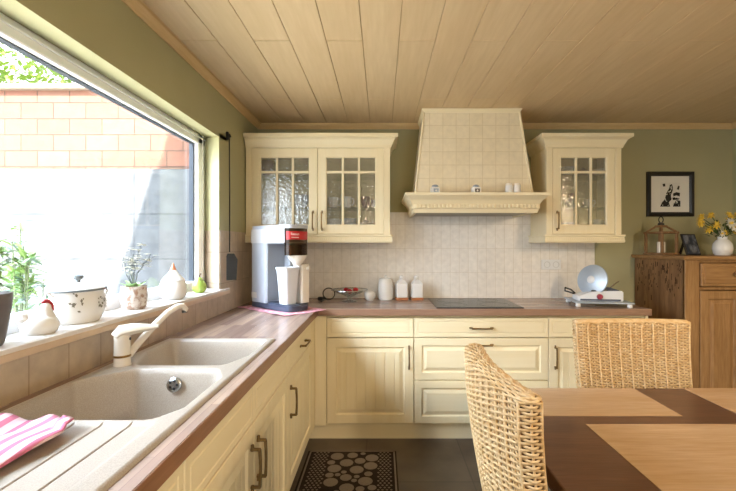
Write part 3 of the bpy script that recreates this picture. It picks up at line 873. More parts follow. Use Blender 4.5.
# socket
p = at(550.5, 264.5, YB)
t = thing('wall_socket', 'white double wall socket on the tiles right of the hob', 'socket', (p.x, YB - .008, p.z))
bm = bm_(); box(bm, -.08, .08, -.012, 0, -.041, .041, .004, seg=2); obj('cover_plate', bm, m_white, t)
for s in (-.037, .037):
    bm = bm_(); m4 = T((s, -.0125, 0), rx=PI / 2)
    lathe(bm, [(.026, 0), (.026, .002), (.022, .002), (.0205, -.006), (0, -.006)], 24, mat4=m4)
    for q in (-.0095, .0095): lathe(bm, [(.0055, 0), (.0055, .0008), (0, .0008)], 8, mi=1, mat4=m4 @ T((q, 0, -.006)))
    obj('outlet', bm, [M('socket_grey', '#cfcecc', rough=.4), m_blackp], t, True)

# ------------------------------------------------------------------ meat slicer
t = thing('meat_slicer', 'silver electric meat slicer with a round blade at the right end of the worktop', 'slicer', (1.585, 2.985, cz), -.16)
bm = bm_(); box(bm, -.19, .20, -.15, .14, .024, .034, .003, seg=2); obj('base_plate', bm, m_slice, t)
for sx in (-.165, .175):
    for sy in (-.125, .115):
        bm = bm_(); lathe(bm, [(0, 0), (.016, 0), (.018, .004), (.015, .0245), (0, .0245)], 14, (sx, sy, 0)); obj('foot', bm, m_white, t, True)
bm = bm_()
prism(bm, [(-.155, .034), (.15, .034), (.15, .108), (.02, .108), (-.06, .1), (-.155, .066)], -.05, .09, mat4=Matrix.Rotation(PI / 2, 4, 'X'))
bmesh.ops.bevel(bm, geom=bm.edges[:], offset=.006, segments=2, affect='EDGES')
obj('housing', bm, m_slicew, t, True)
bm = bm_(); box(bm, -.14, .13, -.093, -.0905, .038, .05, .001); obj('trim_strip', bm, m_navy, t)
bm = bm_(); m4 = T((-.01, -.09, .067), rx=PI / 2)
lathe(bm, [(0, .016), (.014, .016), (.019, .012), (.02, 0)], 18, mat4=m4); obj('dial', bm, M('red_dial', '#8e1f38', rough=.35), t, True)
bm = bm_(); m4 = T((-.035, -.02, .18), rx=PI / 2 - .2, rz=-.85)
lathe(bm, [(0, .022), (.03, .022), (.07, .018), (.112, .008), (.115, 0), (.112, -.006), (0, -.008)], 40, mat4=m4); obj('blade_guard', bm, m_slice, t, True)
bm = bm_(); m4 = T((-.035, -.02, .18), rx=PI / 2 - .2, rz=-.85)
lathe(bm, [(0, .03), (.02, .03), (.027, .026), (.03, .02)], 24, mat4=m4); obj('hub_cap', bm, m_slicew, t, True)
bm = bm_(); box(bm, -.055, .03, -.075, -.03, .088, .112, .01, seg=2); obj('food_pusher', bm, m_blackp, t, True)
bm = bm_(); prism(bm, [(.05, .097), (.14, .1), (.14, .108), (.075, .13), (.05, .13)], -.03, .06, mat4=Matrix.Rotation(PI / 2, 4, 'X')); obj('thickness_plate', bm, m_navy, t)
bm = bm_(); tube(bm, [(-.13, .05, .07), (-.16, .06, .1), (-.205, .05, .115), (-.215, .02, .095), (-.18, .0, .085), (-.15, .02, .075)], .006, 8); obj('cord', bm, m_blackp, t, True)
bm = bm_(); tube(bm, [(.1, .03, .12), (.15, .035, .16), (.165, .035, .168)], .004, 6); obj('carriage_arm', bm, m_chrome, t, True)

# ================================================================== COFFEE MACHINE IN THE CORNER
ang = math.atan2(-.65, .76)
fx_, fy_ = -.585, 2.56
# tea towel under it
bm = bm_()
n1 = 24
gr = []
for j in range(n1 + 1):
    row = []
    for i in range(n1 + 1):
        a, c = i / n1 - .5, j / n1 - .5
        row.append(bm.verts.new((-.215 + a * .56, .09 + c * .33, .0016 + .0012 * math.sin(9 * a + 4 * c) + (.003 * abs(math.sin(14 * a)) if abs(c) > .42 else 0))))
    gr.append(row)
for j in range(n1):
    for i in range(n1): bm.faces.new((gr[j][i], gr[j][i + 1], gr[j + 1][i + 1], gr[j + 1][i]))
o = obj('tea_towel', bm, m_pinkw, None, True, loc=(fx_, fy_, cz + .003), rot=(0, 0, ang))
md = o.modifiers.new('thick', 'SOLIDIFY'); md.thickness = .002; md.offset = 1
tag(o, 'pink and white tea towel spread under the coffee machine', 'towel')

t = thing('coffee_machine', 'tall grey and white coffee machine with a red label, in the corner of the worktop', 'coffee machine', (fx_, fy_, cz + .0095), ang)
def rpoly(pts, r=.03, n=4):
    out = []
    N = len(pts)
    for i in range(N):
        p, a, c = Vector(pts[i]), Vector(pts[i - 1]), Vector(pts[(i + 1) % N])
        d1, d2 = (a - p), (c - p)
        rr = min(r, d1.length * .45, d2.length * .45)
        s, e_ = p + d1.normalized() * rr, p + d2.normalized() * rr
        for k in range(n + 1):
            q = k / n
            out.append(tuple((1 - q) ** 2 * s + 2 * q * (1 - q) * p + q * q * e_))
    return out
plan = rpoly([(-.57, 0), (.0, 0), (.01, .10), (-.015, .2), (-.07, .267), (-.57, .267)], .05)
bm = bm_(); prism(bm, plan, 0, .034)
v = prism(bm, rpoly([(-.33, .01), (-.012, .012), (-.002, .10), (-.06, .19), (-.16, .255), (-.33, .255)], .045), .034, .042)
obj('drip_tray', bm, m_navy, t)
bm = bm_(); prism(bm, rpoly([(-.565, .004), (-.33, .004), (-.33, .262), (-.565, .262)], .03), .034, .44); obj('column', bm, m_grey, t)
bm = bm_(); prism(bm, rpoly([(-.33, .20), (-.245, .20), (-.245, .262), (-.33, .262)], .01), .034, .44); box(bm, -.335, -.325, .02, .25, .05, .43); obj('recess_panel', bm, m_greyd, t)
bm = bm_(); prism(bm, rpoly([(-.565, .002), (-.07, .002), (-.07, .262), (-.565, .262)], .012), .44, .535); obj('head', bm, m_lightp, t)
cap = rpoly([(-.568, 0), (.0, 0), (.012, .10), (-.015, .2), (-.07, .267), (-.568, .267)], .06)
bm = bm_(); prism(bm, cap, .535, .558); obj('top_lid', bm, m_grey, t)
hop = rpoly([(-.085, .006), (-.012, .006), (.004, .10), (-.012, .18), (-.04, .235), (-.085, .235)], .05)
bm = bm_(); prism(bm, hop, .36, .535); obj('bean_hopper', bm, m_hopper, t)
bm = bm_(); prism(bm, [((x + .03) * .86 - .03, (y - .12) * .88 + .12) for x, y in hop], .365, .425); obj('beans', bm, m_beans, t)
# red label wrapped on the hopper front
lab_i = [i for i, (x, y) in enumerate(hop) if x > -.05 and y < .225]
bm = bm_()
lp = [hop[i] for i in lab_i]
def outw(p, d):
    v_ = Vector((p[0] + .1, p[1] - .12)).normalized(); return (p[0] + v_.x * d, p[1] + v_.y * d)
lo = [bm.verts.new(outw(p, .002) + (.462,)) for p in lp]; hi = [bm.verts.new(outw(p, .002) + (.516,)) for p in lp]
for k in range(len(lp) - 1): bm.faces.new((lo[k], lo[k + 1], hi[k + 1], hi[k]))
lb = obj('label', bm, m_label, t)
cu = bpy.data.curves.new('lettering', 'FONT'); cu.body = 'Rosson'; cu.size = .024; cu.extrude = .0006; cu.align_x = 'LEFT'
to = bpy.data.objects.new('lettering', cu); COL.objects.link(to)
bpy.context.view_layer.update()
dg = bpy.context.evaluated_depsgraph_get()
me = bpy.data.meshes.new_from_object(to.evaluated_get(dg)); COL.objects.unlink(to); bpy.data.objects.remove(to)
me.materials.clear(); me.materials.append(m_ink)
lo_ = bpy.data.objects.new('lettering', me); COL.objects.link(lo_); lo_.parent = lb
lo_.location = (.0065, .012, .490); lo_.rotation_euler = (PI / 2, 0, PI / 2 + .08)
bm = bm_(); box(bm, .0035, .0045, .013, .075, -.002, .003); obj('lettering', bm, m_ink, lb, loc=(.0045, 0, .475), rot=(0, 0, .08))
bm = bm_(); lathe(bm, [(.0, 0), (.03, 0), (.045, .02), (.075, .05), (.082, .07), (0, .07)], 24, (-.06, .135, .29)); obj('funnel', bm, m_offw, t, True)
bm = bm_(); prism(bm, rpoly([(-.165, .172), (-.045, .172), (-.045, .262), (-.165, .262)], .02), .042, .30); gc = obj('grounds_container', bm, m_offw, t)
bm = bm_(); tube(bm, [(-.05, .235, .27), (-.025, .24, .272)], .014, 10); obj('knob', bm, m_offw, gc, True)
bm = bm_(); box(bm, -.55, -.47, .0015, .0042, .06, .1, .001); obj('sticker', bm, m_white, t)

SCL = Matrix.Diagonal((.785, .755, 1, 1))
for c_ in t.children_recursive:
    if c_.name.startswith('lettering'): c_.location.x *= .785; c_.location.y *= .755; c_.location.x += .002
    else: c_.data.transform(SCL)
# white jug standing on the tray
pj = Vector((-.088, .056))
ca, sa = math.cos(ang), math.sin(ang)
wx, wy = fx_ + pj.x * ca - pj.y * sa, fy_ + pj.x * sa + pj.y * ca
t = thing('plastic_beaker', 'tall white tapered beaker standing in front on the coffee machine tray', 'beaker', (wx, wy, cz + .052), ang)
bm = bm_()
sq = lambda s: rpoly([(-s, -s), (s, -s), (s, s), (-s, s)], .02)
lv = [(.042, 0), (.056, .222), (.06, .224), (.06, .24), (.055, .24), (.044, .02)]
rows = [[bm.verts.new((x, y, z)) for x, y in sq(s)] for s, z in lv]
for p, q in zip(rows, rows[1:]):
    n = len(p)
    for k in range(n): bm.faces.new((p[k], p[(k + 1) % n], q[(k + 1) % n], q[k]))
bm.faces.new(rows[0][::-1]); bm.faces.new(rows[-1]); obj('cup_body', bm, m_lightp, t, True)
for q in (-.025, .02):
    bm = bm_(); tube(bm, [(q, -.0565, .2), (q * .8, -.0455, .05)], .002, 5); obj('rib', bm, m_lightp, t)

# ------------------------------------------------------------------ fly swatter on the left wall
t = thing('fly_swatter', 'black long-handled fly swatter hanging on the left wall by the window', 'fly swatter', (XL, 2.68, 0))
bm = bm_(); tube(bm, [(.0, 0, 2.075), (.022, 0, 2.075), (.026, 0, 2.06)], .008, 8); box(bm, 0, .018, -.014, .014, 2.045, 2.095, .004); obj('hook', bm, m_blackp, t)
bm = bm_(); tube(bm, [(.02, 0, 2.06), (.021, .004, 1.7), (.022, .0, 1.3)], .004, 6); obj('stem', bm, m_blackp, t)
bm = bm_(); m4 = T((.03, 0, 1.20), rz=.45)
prism(bm, [(-.035, -.085), (.035, -.085), (.042, .05), (.02, .09), (-.02, .09), (-.042, .05)], -.008, .008, mat4=m4 @ Matrix.Rotation(PI / 2, 4, 'X'))
obj('paddle', bm, m_blackp, t)

# ================================================================== ON THE SILL
ZS = 1.0653
# potted plant
t = thing('potted_plant', 'leafy green plant in a dark grey pot at the left end of the sill', 'plant', (-1.092, 1.095, ZS))
bm = bm_(); lathe(bm, [(0, 0), (.05, 0), (.055, .01), (.07, .11), (.073, .145), (.066, .145), (.06, .12), (0, .115)], 28); obj('pot', bm, m_pot, t, True)
bm = bm_()
RR = random.Random(3)
for k in range(24):
    a = RR.uniform(0, 2 * PI); sp = RR.uniform(.02, .2); hh = RR.uniform(.08, .23)
    tp = Vector((max(-.045, min(.04, .3 * sp * math.cos(a))), RR.uniform(-.08, .125), .13 + hh * RR.uniform(.2, 1.0)))
    mid = Vector((tp.x * .4, tp.y * .35, .13 + hh * .6)); pts = [Vector((RR.uniform(-.02, .02), RR.uniform(-.02, .02), .11)), mid, tp]
    tube(bm, pts, [.003, .0025, .0015], 5, mi=2)
    for j in range(15):
        q = .3 + .7 * j / 14
        p = pts[0].lerp(pts[1], q * 2) if q < .5 else pts[1].lerp(pts[2], q * 2 - 1)
        leaf(bm, p, (RR.uniform(-.6, .8), RR.uniform(-1, .8), RR.uniform(-.3, .6)), RR.uniform(.026, .042), RR.uniform(.014, .024), mi=RR.choice((0, 0, 1)))
obj('foliage', bm, [m_leaf, m_leafb, m_stem], t)
# hen
t = thing('ceramic_hen', 'small white ceramic hen with a red comb on the sill', 'ornament', (-1.075, 1.275, ZS), .9)
bm = bm_(); lathe(bm, [(0, 0), (.034, 0), (.043, .01), (.046, .026), (.04, .044), (.026, .056), (0, .06)], 22, sx=1.1); obj('body', bm, m_white, t, True)
bm = bm_(); lathe(bm, [(.03, .038), (.026, .052), (.019, .066), (.0155, .078), (.014, .086), (.008, .093), (0, .095)], 18, (.014, 0, 0)); obj('head', bm, m_white, t, True)
bm = bm_(); lathe(bm, [(0, -.015), (.014, -.008), (.018, .004), (.012, .018), (0, .024)], 14, (-.042, 0, .048)); obj('tail', bm, m_white, t, True)
bm = bm_(); tube(bm, [(.004, 0, .094), (.012, 0, .1), (.02, 0, .099), (.028, 0, .09), (.03, 0, .078), (.03, 0, .068)], [.004, .007, .0065, .005, .005, .006], 8); obj('comb', bm, m_red, t, True)
bm = bm_(); lathe(bm, [(.005, 0), (0, .012)], 8, mat4=T((.027, 0, .082), ry=PI / 2)); obj('beak', bm, m_orange, t, True)
# tureen
t = thing('tureen', 'white oval lidded tureen with a grey flower pattern on the sill', 'tureen', (-1.105, 1.475, ZS), PI / 2 - .15)
SXO, SYO = 1.0, .72
bm = bm_(); lathe(bm, [(0, 0), (.075, 0), (.082, .008), (.097, .045), (.1, .075), (.092, .105), (.094, .115), (0, .115)], 34, sx=SXO, sy=SYO); obj('body', bm, m_white, t, True)
bm = bm_(); lathe(bm, [(.098, .112), (.1, .116), (.094, .122), (.06, .134), (.02, .142), (0, .143)], 34, sx=SXO, sy=SYO)
ld = obj('lid', bm, m_white, t, True)
bm = bm_(); lathe(bm, [(.1, .113), (.103, .1165), (.1, .12)], 34, sx=SXO, sy=SYO); obj('rim_band', bm, m_twig, ld, True)
bm = bm_(); lathe(bm, [(.007, .14), (.006, .15), (.016, .158), (.016, .166), (0, .172)], 16); obj('knob', bm, m_twig, ld, True)
for s in (-1, 1):
    bm = bm_(); tube(bm, [(s * .095, 0, .1), (s * .118, 0, .118), (s * .128, 0, .1), (s * .115, 0, .08), (s * .098, 0, .075)], .005, 8); obj('handle', bm, m_white, t, True)
clus = [(c_, bm_()) for c_ in (-.9, -1.28, -2.2)]
for k in range(34):
    cl, bm = RR.choice(clus); a = cl + RR.gauss(0, .13); z = .068 + RR.gauss(0, .016)
    r_ = .1005
    p = Vector((SXO * r_ * math.cos(a), SYO * r_ * math.sin(a), z)); n_ = Vector((math.cos(a) / SXO, math.sin(a) / SYO, 0)).normalized()
    tn = Vector((-n_.y, n_.x, 0)); q = RR.uniform(0, 6); s_ = RR.uniform(.004, .008)
    u1 = tn * math.cos(q) + Vector((0, 0, math.sin(q))); u2 = -tn * math.sin(q) + Vector((0, 0, math.cos(q)))
    bm.faces.new([bm.verts.new(p + n_ * .0012 + u1 * s_ * x + u2 * s_ * .6 * y) for x, y in ((-1, 0), (0, -1), (1, 0), (0, 1))])
for _, bm in clus: obj('flower_motif', bm, m_flor, t)
# planter with white flowers
t = thing('flower_pot', 'mosaic-patterned white flower pot with thin white-blossomed twigs on the sill', 'plant', (-1.085, 1.775, ZS))
bm = bm_(); lathe(bm, [(0, 0), (.042, 0), (.049, .01), (.053, .06), (.05, .1), (.045, .1), (.046, .085), (0, .08)], 26); obj('pot', bm, m_patt, t, True)
bm = bm_()
for a in range(7): leaf(bm, (0, 0, .085), (math.cos(a * .9 + .2) * .6, math.sin(a * .9 + .2), .55), .075, .034)
obj('leaves', bm, m_leaf, t)
bm = bm_(); b2 = bm_()
for k in range(8):
    yy = RR.uniform(-.05, .12); xx = RR.uniform(-.04, .04); zz = RR.uniform(.2, .31)
    P0 = Vector((0, 0, .09)); P1 = Vector((xx * .5, yy * .3 - .02, zz * .65)); P2 = Vector((xx, yy, zz))
    tube(bm, [P0, P1, P2], [.0022, .0018, .0012], 5)
    for j in range(10):
        c_ = P1.lerp(P2, RR.uniform(.2, 1.05)) + Vector((RR.uniform(-.02, .02), RR.uniform(-.03, .03), RR.uniform(-.02, .02)))
        tube(bm, [P1.lerp(P2, RR.uniform(.3, 1)), c_], .0008, 4)
        for q in range(4): leaf(b2, c_, (math.cos(q * 1.57 + k), math.sin(q * 1.57 + k), .3), .016, .013)
obj('twigs', bm, m_twig, t); obj('blossoms', b2, m_petal, t)
# lidded white jar with orange knob
t = thing('onion_jar', 'bulbous white ceramic jar with a pointed lid and an orange tip on the sill', 'jar', (-1.08, 2.10, ZS))
bm = bm_(); lathe(bm, [(0, 0), (.045, 0), (.06, .015), (.068, .045), (.064, .075), (.054, .095), (0, .096)], 28); obj('body', bm, m_white, t, True)
bm = bm_(); lathe(bm, [(.055, .094), (.056, .098), (.042, .116), (.026, .132), (.015, .148), (.011, .152)], 28); obj('lid', bm, m_white, t, True)
bm = bm_(); lathe(bm, [(.0135, .145), (.014, .156), (.008, .17), (.004, .182), (0, .188)], 16); obj('tip', bm, m_orange, t, True)
# pear
t = thing('ceramic_pear', 'green ceramic pear at the far end of the sill', 'ornament', (-1.075, 2.39, ZS))
bm = bm_(); lathe(bm, [(0, .002), (.02, 0), (.036, .014), (.041, .034), (.036, .054), (.023, .072), (.015, .085), (.007, .09), (0, .089)], 22); obj('body', bm, m_pear, t, True)
bm = bm_(); tube(bm, [(0, 0, .087), (.002, 0, .1), (.008, .002, .112)], [.004, .003, .0035], 6); leaf(bm, (0, 0, .09), (.5, -.6, -.4), .03, .018); obj('stalk', bm, m_brown, t)

# ================================================================== DRESSER AND ITS THINGS
DX0, DX1, DY0, DY1, DZ = 2.10, 2.895, 2.80, YB - .01, 1.27
t = thing('pine_dresser', 'old weathered pine dresser against the back wall at the right', 'dresser', (0, 0, 0))
bm = bm_()
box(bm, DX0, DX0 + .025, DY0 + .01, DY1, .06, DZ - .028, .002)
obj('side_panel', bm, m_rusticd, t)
bm = bm_()
for k in range(90):
    yy = RR.uniform(DY0 + .03, DY1 - .03); zz = DZ - .06 - abs(RR.gauss(0, .12)); h_ = RR.uniform(.004, .022)
    if zz > .2: box(bm, DX0 - .0006, DX0 + .002, yy - RR.uniform(.0015, .005), yy + .003, zz - h_, zz + h_)
o = obj('worm_holes', bm, m_hole, t); o['kind'] = 'stuff'
bm = bm_(); box(bm, DX1 - .025, DX1, DY0 + .01, DY1, .06, DZ - .028, .002); obj('side_panel', bm, m_rustic, t)
bm = bm_(); box(bm, DX0 + .025, DX1 - .025, DY1 - .015, DY1, .06, DZ - .028); box(bm, DX0 + .025, DX1 - .025, DY0 + .03, DY1 - .015, .06, .08); obj('back_panel', bm, m_rustic, t)
bm = bm_()
molding(bm, [(DX0 - .005, DY1), (DX0 - .005, DY0), (DX1, DY0), (DX1, DY1)], [(-.02, DZ - .028), (.012, DZ - .028), (.02, DZ - .018), (.024, DZ - .01), (.024, DZ - .002), (.02, DZ), (-.02, DZ)])
box(bm, DX0, DX1, DY0, DY1, DZ - .02, DZ - .0005); obj('top_board', bm, m_rusticx, t)
xs_ = DX0 + .10; xm = DX1 - .10
bm = bm_()
box(bm, DX0, xs_, DY0, DY0 + .025, .06, DZ - .028, .003); box(bm, xm, DX1, DY0, DY0 + .025, .06, DZ - .028, .003)
box(bm, xs_, xm, DY0 + .001, DY0 + .025, 1.036, 1.055, .002); box(bm, xs_, xm, DY0 + .001, DY0 + .025, .06, .12, .002); box(bm, xs_, xm, DY0 + .001, DY0 + .025, DZ - .045, DZ - .028, .002)
molding(bm, [(DX0, DY1), (DX0, DY0), (DX1, DY0), (DX1, DY1)], [(-.01, 0), (.01, 0), (.01, .05), (.004, .062), (-.01, .062)])
obj('face_frame', bm, m_rustic, t)
xmid = (xs_ + xm) / 2
for a, c, hx in ((xs_ + .003, xm - .003, None),):
    bm = bm_(); box(bm, a, c, DY0 - .012, DY0 + .02, 1.06, DZ - .05, .006, seg=2); d = obj('drawer', bm, m_rusticx, t)
    bm = bm_(); box(bm, a + .02, c - .02, DY0 - .016, DY0 - .01, 1.08, DZ - .07, .003); obj('drawer_panel', bm, m_rusticx, d)
    for hx in (2.428, c - .19):
        bm = bm_(); lathe(bm, [(.009, 0), (.008, .01), (.016, .018), (.017, .026), (.01, .032), (0, .033)], 16, mat4=T((hx, DY0 - .016, 1.152), rx=PI / 2)); obj('knob', bm, m_rusticd, d, True)
for a, c, hx in ((xs_ + .003, xmid - .002, xmid - .03), (xmid + .002, xm - .003, xmid + .03)):
    bm = bm_()
    front(bm, a, c, .125, 1.03, frame=.055, t=.024)
    d = obj('door', bm, m_rustic, t, loc=(0, DY0 - .004, 0))
    bm = bm_(); lathe(bm, [(.009, 0), (.008, .01), (.015, .018), (.01, .03), (0, .031)], 16, mat4=T((hx, 0, .62), rx=PI / 2)); obj('knob', bm, m_rusticd, d, True)

# lantern
p = at(661, 253, 3.17)
t = thing('wooden_lantern', 'open wooden lantern with a metal ring on the dresser', 'lantern', (p.x, 3.17, DZ), .25)
bm = bm_(); box(bm, -.085, .085, -.085, .085, 0, .018, .004); obj('base', bm, m_lant, t)
for sx in (-.07, .07):
    for sy in (-.07, .07):
        bm = bm_(); box(bm, sx - .009, sx + .009, sy - .009, sy + .009, .018, .17, .002); obj('post', bm, m_lant, t)
bm = bm_(); 
for q in range(4):
    m4 = Matrix.Rotation(q * PI / 2, 4, 'Z'); box(bm, -.085, .085, -.082, -.06, .165, .182, .003, mat4=m4)
    tube(bm, [m4 @ Vector((.07, .07, .18)), m4 @ Vector((.02, .02, .225))], .008, 6)
box(bm, -.032, .032, -.032, .032, .215, .232, .004); obj('roof', bm, m_lant, t)
bm = bm_(); lathe(bm, [(.024, .232), (.02, .25), (.008, .256), (0, .256)], 14); obj('cap', bm, m_drain, t, True)
bm = bm_(); tube(bm, [(.022 * math.cos(a * PI / 8), 0, .275 + .024 * math.sin(a * PI / 8)) for a in range(16)], .004, 6, closed=True); obj('ring', bm, m_blackp, t, True)
bm = bm_(); lathe(bm, [(0, .018), (.028, .018), (.028, .1), (.022, .103), (0, .1)], 18); tube(bm, [(0, 0, .1), (.001, 0, .112)], .0015, 5); obj('candle', bm, m_offw, t, True)
# photo card
p = at(694, 254, 3.10)
t = thing('photo_stand', 'small dark framed photograph leaning on the dresser between lantern and vase', 'photo frame', (p.x + .005, 3.10, DZ), .28)
m4 = T((0, 0, .0), rx=-.3)
bm = bm_(); box(bm, -.072, .072, 0, .012, 0.002, .172, .003, mat4=m4); obj('frame', bm, m_frame, t)
bm = bm_(); box(bm, -.06, .06, -.002, .001, .014, .16, mat4=m4); obj('print', bm, m_photo, t)
bm = bm_(); box(bm, -.012, .012, .012, .018, .0, .13, .001, mat4=T((0, .1, .0), rx=.3)); obj('easel_strut', bm, m_frame, t)
# vase
p = at(722.5, 254, 3.06)
t = thing('flower_vase', 'white vase of yellow and white flowers on the dresser', 'vase', (p.x, 3.06, DZ))
bm = bm_(); lathe(bm, [(0, 0), (.045, 0), (.058, .015), (.064, .05), (.06, .085), (.042, .112), (.03, .122), (.03, .135), (.034, .14), (.028, .138), (.025, .12), (0, .1)], 26); obj('vessel', bm, m_white, t, True)
bm = bm_(); heads = []
cy_ = 0
spec = [(-.195, .235, 0, .035), (-.115, .29, 0, .04), (.02, .295, 0, .045), (.085, .285, 0, .04), (-.03, .17, 0, .03), (-.12, .195, 0, .042), (-.02, .235, 1, .05), (-.085, .16, 1, .03), (.1, .22, 1, .04), (.13, .24, 0, .035), (.07, .17, 0, .03), (-.15, .245, 0, .03), (.03, .2, 1, .03), (-.2, .26, 0, .04), (-.06, .3, 0, .042), (.05, .26, 0, .04), (.0, .205, 1, .045), (-.1, .225, 0, .04), (.12, .29, 0, .045)]
for x, z, kk, r_ in spec:
    y = RR.uniform(-.12, -.09) if kk else RR.uniform(-.07, .06); pt = Vector((x, y, z)); heads.append((pt, kk, r_))
    tube(bm, [(0, 0, .12), (x * .4, y * .4, .12 + (z - .12) * .6), pt], .003, 5)
for k in range(60):
    a = RR.uniform(0, 2 * PI); rr = RR.uniform(.02, .14)
    leaf(bm, (rr * math.cos(a) * .9, rr * math.sin(a) * .5, RR.uniform(.14, .24)), (math.cos(a), math.sin(a) * .6, RR.uniform(-.3, .8)), RR.uniform(.04, .08), RR.uniform(.014, .028))
obj('greenery', bm, m_leafd, t)
for pt, kk, r_ in heads:
    bm = bm_()
    d = Vector((pt.x * 1.5, pt.y - .1, .12)).normalized()
    q_ = Vector((0, 0, 1)).rotation_difference(d).to_matrix().to_4x4()
    for ring, (n, el, L) in enumerate(((11, .25, 1.), (8, .7, .75))):
        for k in range(n):
            a = 2 * PI * k / n + ring
            leaf(bm, pt, q_ @ Vector((math.cos(a), math.sin(a), el)), r_ * L, r_ * .5, droop=.1)
    lathe(bm, [(0, .35), (.25, .25), (.3, .1), (0, 0)], 10, mi=1, mat4=Matrix.Translation(pt) @ q_ @ Matrix.Scale(r_, 4))
    obj('flower_head', bm, [m_petal if kk else m_yellow, m_yellow], t)

# picture
p0, p1 = at(646, 172, YB), at(692.5, 216.5, YB)
w, h = p1.x - p0.x, p0.z - p1.z
t = thing('framed_picture', 'black framed picture with white mat and black ink figure on the green wall', 'picture', ((p0.x + p1.x) / 2, YB, (p0.z + p1.z) / 2))
bm = bm_()
fwid = .036
prof_rows = []
for i, y in ((0, 0), (0, -.022), (.006, -.028), (fwid - .01, -.024), (fwid, -.012), (fwid, 0)):
    prof_rows.append([bm.verts.new(q) for q in ((-w / 2 + i, y, -h / 2 + i), (w / 2 - i, y, -h / 2 + i), (w / 2 - i, y, h / 2 - i), (-w / 2 + i, y, h / 2 - i))])
prof_rows.append(prof_rows[0])
for a, c in zip(prof_rows, prof_rows[1:]):
    for k in range(4): bm.faces.new((a[k], a[(k + 1) % 4], c[(k + 1) % 4], c[k]))
obj('frame', bm, m_frame, t)
bm = bm_(); box(bm, -w / 2 + fwid, w / 2 - fwid, -.01, -.004, -h / 2 + fwid, h / 2 - fwid); mt = obj('mat_board', bm, m_mat, t)
bm = bm_()
box(bm, -.083, .083, -.0108, -.0102, -.095, .095)
obj('print_sheet', bm, M('print_paper', '#dddbd4', rough=.9), mt)
bm = bm_()
def blot(pts, y=-.0114):
    bm.faces.new([bm.verts.new((x * 1.12, y, z * 1.2 + .004)) for x, z in pts])
blot([(-.075, -.09), (-.06, -.06), (-.04, -.04), (-.03, .0), (-.012, .03), (-.002, .06), (.012, .066), (.02, .045), (.018, .02), (.005, -.01), (.01, -.04), (-.01, -.06), (.0, -.09)])
blot([(-.058, .066), (-.038, .07), (-.036, .05), (-.052, .048)]); blot([(.02, -.09), (.03, -.06), (.05, -.045), (.075, -.05), (.075, -.09)])
blot([(.02, .0), (.045, .01), (.072, .005), (.07, -.02), (.045, -.012), (.024, -.02)]); blot([(.048, .03), (.06, .055), (.07, .05), (.064, .026)])
blot([(.015, -.03), (.03, -.025), (.07, -.035), (.06, -.042), (.02, -.045)])
obj('ink_figure', bm, m_printd, mt)
bm = bm_()
RF = random.Random(2)
for _ in range(26):
    z = RF.uniform(-.085, .05); x = RF.uniform(-.03 - (.05 - z) * .22, .012 + (.0 if z > -.02 else .05)); q = RF.uniform(0, 3); a_, c_ = RF.uniform(.004, .011), RF.uniform(.0015, .004)
    blot([(x + a_ * math.cos(q), z + a_ * math.sin(q)), (x - c_ * math.sin(q), z + c_ * math.cos(q)), (x - a_ * math.cos(q), z - a_ * math.sin(q)), (x + c_ * math.sin(q), z - c_ * math.cos(q))], -.0117)
obj('figure_pattern', bm, m_mat, mt)

# ================================================================== TABLE
TX0, TX1, TY0, TY1, TZ = .443, 1.86, .27, 1.683, .75
t = thing('dining_table', 'square wooden dining table with dark and light inlaid panels in front of the cabinets', 'table', (TX0, TY0, 0))
TW, TL = TX1 - TX0, TY1 - TY0
bm = bm_(); box(bm, 0, TW, 0, TL, TZ - .045, TZ - .001, .004, seg=2); obj('tabletop', bm, m_tdark, t)
for x0, x1, y0, y1 in ((0.003, 1.045 - TX0, 1.406 - TY0, TL - .003), (1.25 - TX0, TW - .003, 1.406 - TY0, TL - .003), (.676 - TX0, 1.45 - TX0, .55 - TY0, 1.342 - TY0), (1.52 - TX0, TW - .003, .55 - TY0, 1.342 - TY0), (.003, 1.3 - TX0, .003, .48 - TY0)):
    bm = bm_(); box(bm, x0, x1, y0, y1, TZ - .004, TZ + .0003); obj('inlay_panel', bm, m_tlight, t)
bm = bm_()
for a in ((.06, TW - .06, .06, .085), (.06, TW - .06, TL - .085, TL - .06), (.06, .085, .085, TL - .085), (TW - .085, TW - .06, .085, TL - .085)):
    box(bm, a[0], a[1], a[2], a[3], TZ - .135, TZ - .045)
obj('apron', bm, m_tdark, t)
for sx in (.04, TW - .13):
    for sy in (.04, TL - .13):
        bm = bm_(); box(bm, sx, sx + .09, sy, sy + .09, 0, TZ - .045, .005); obj('leg', bm, m_tdark, t)

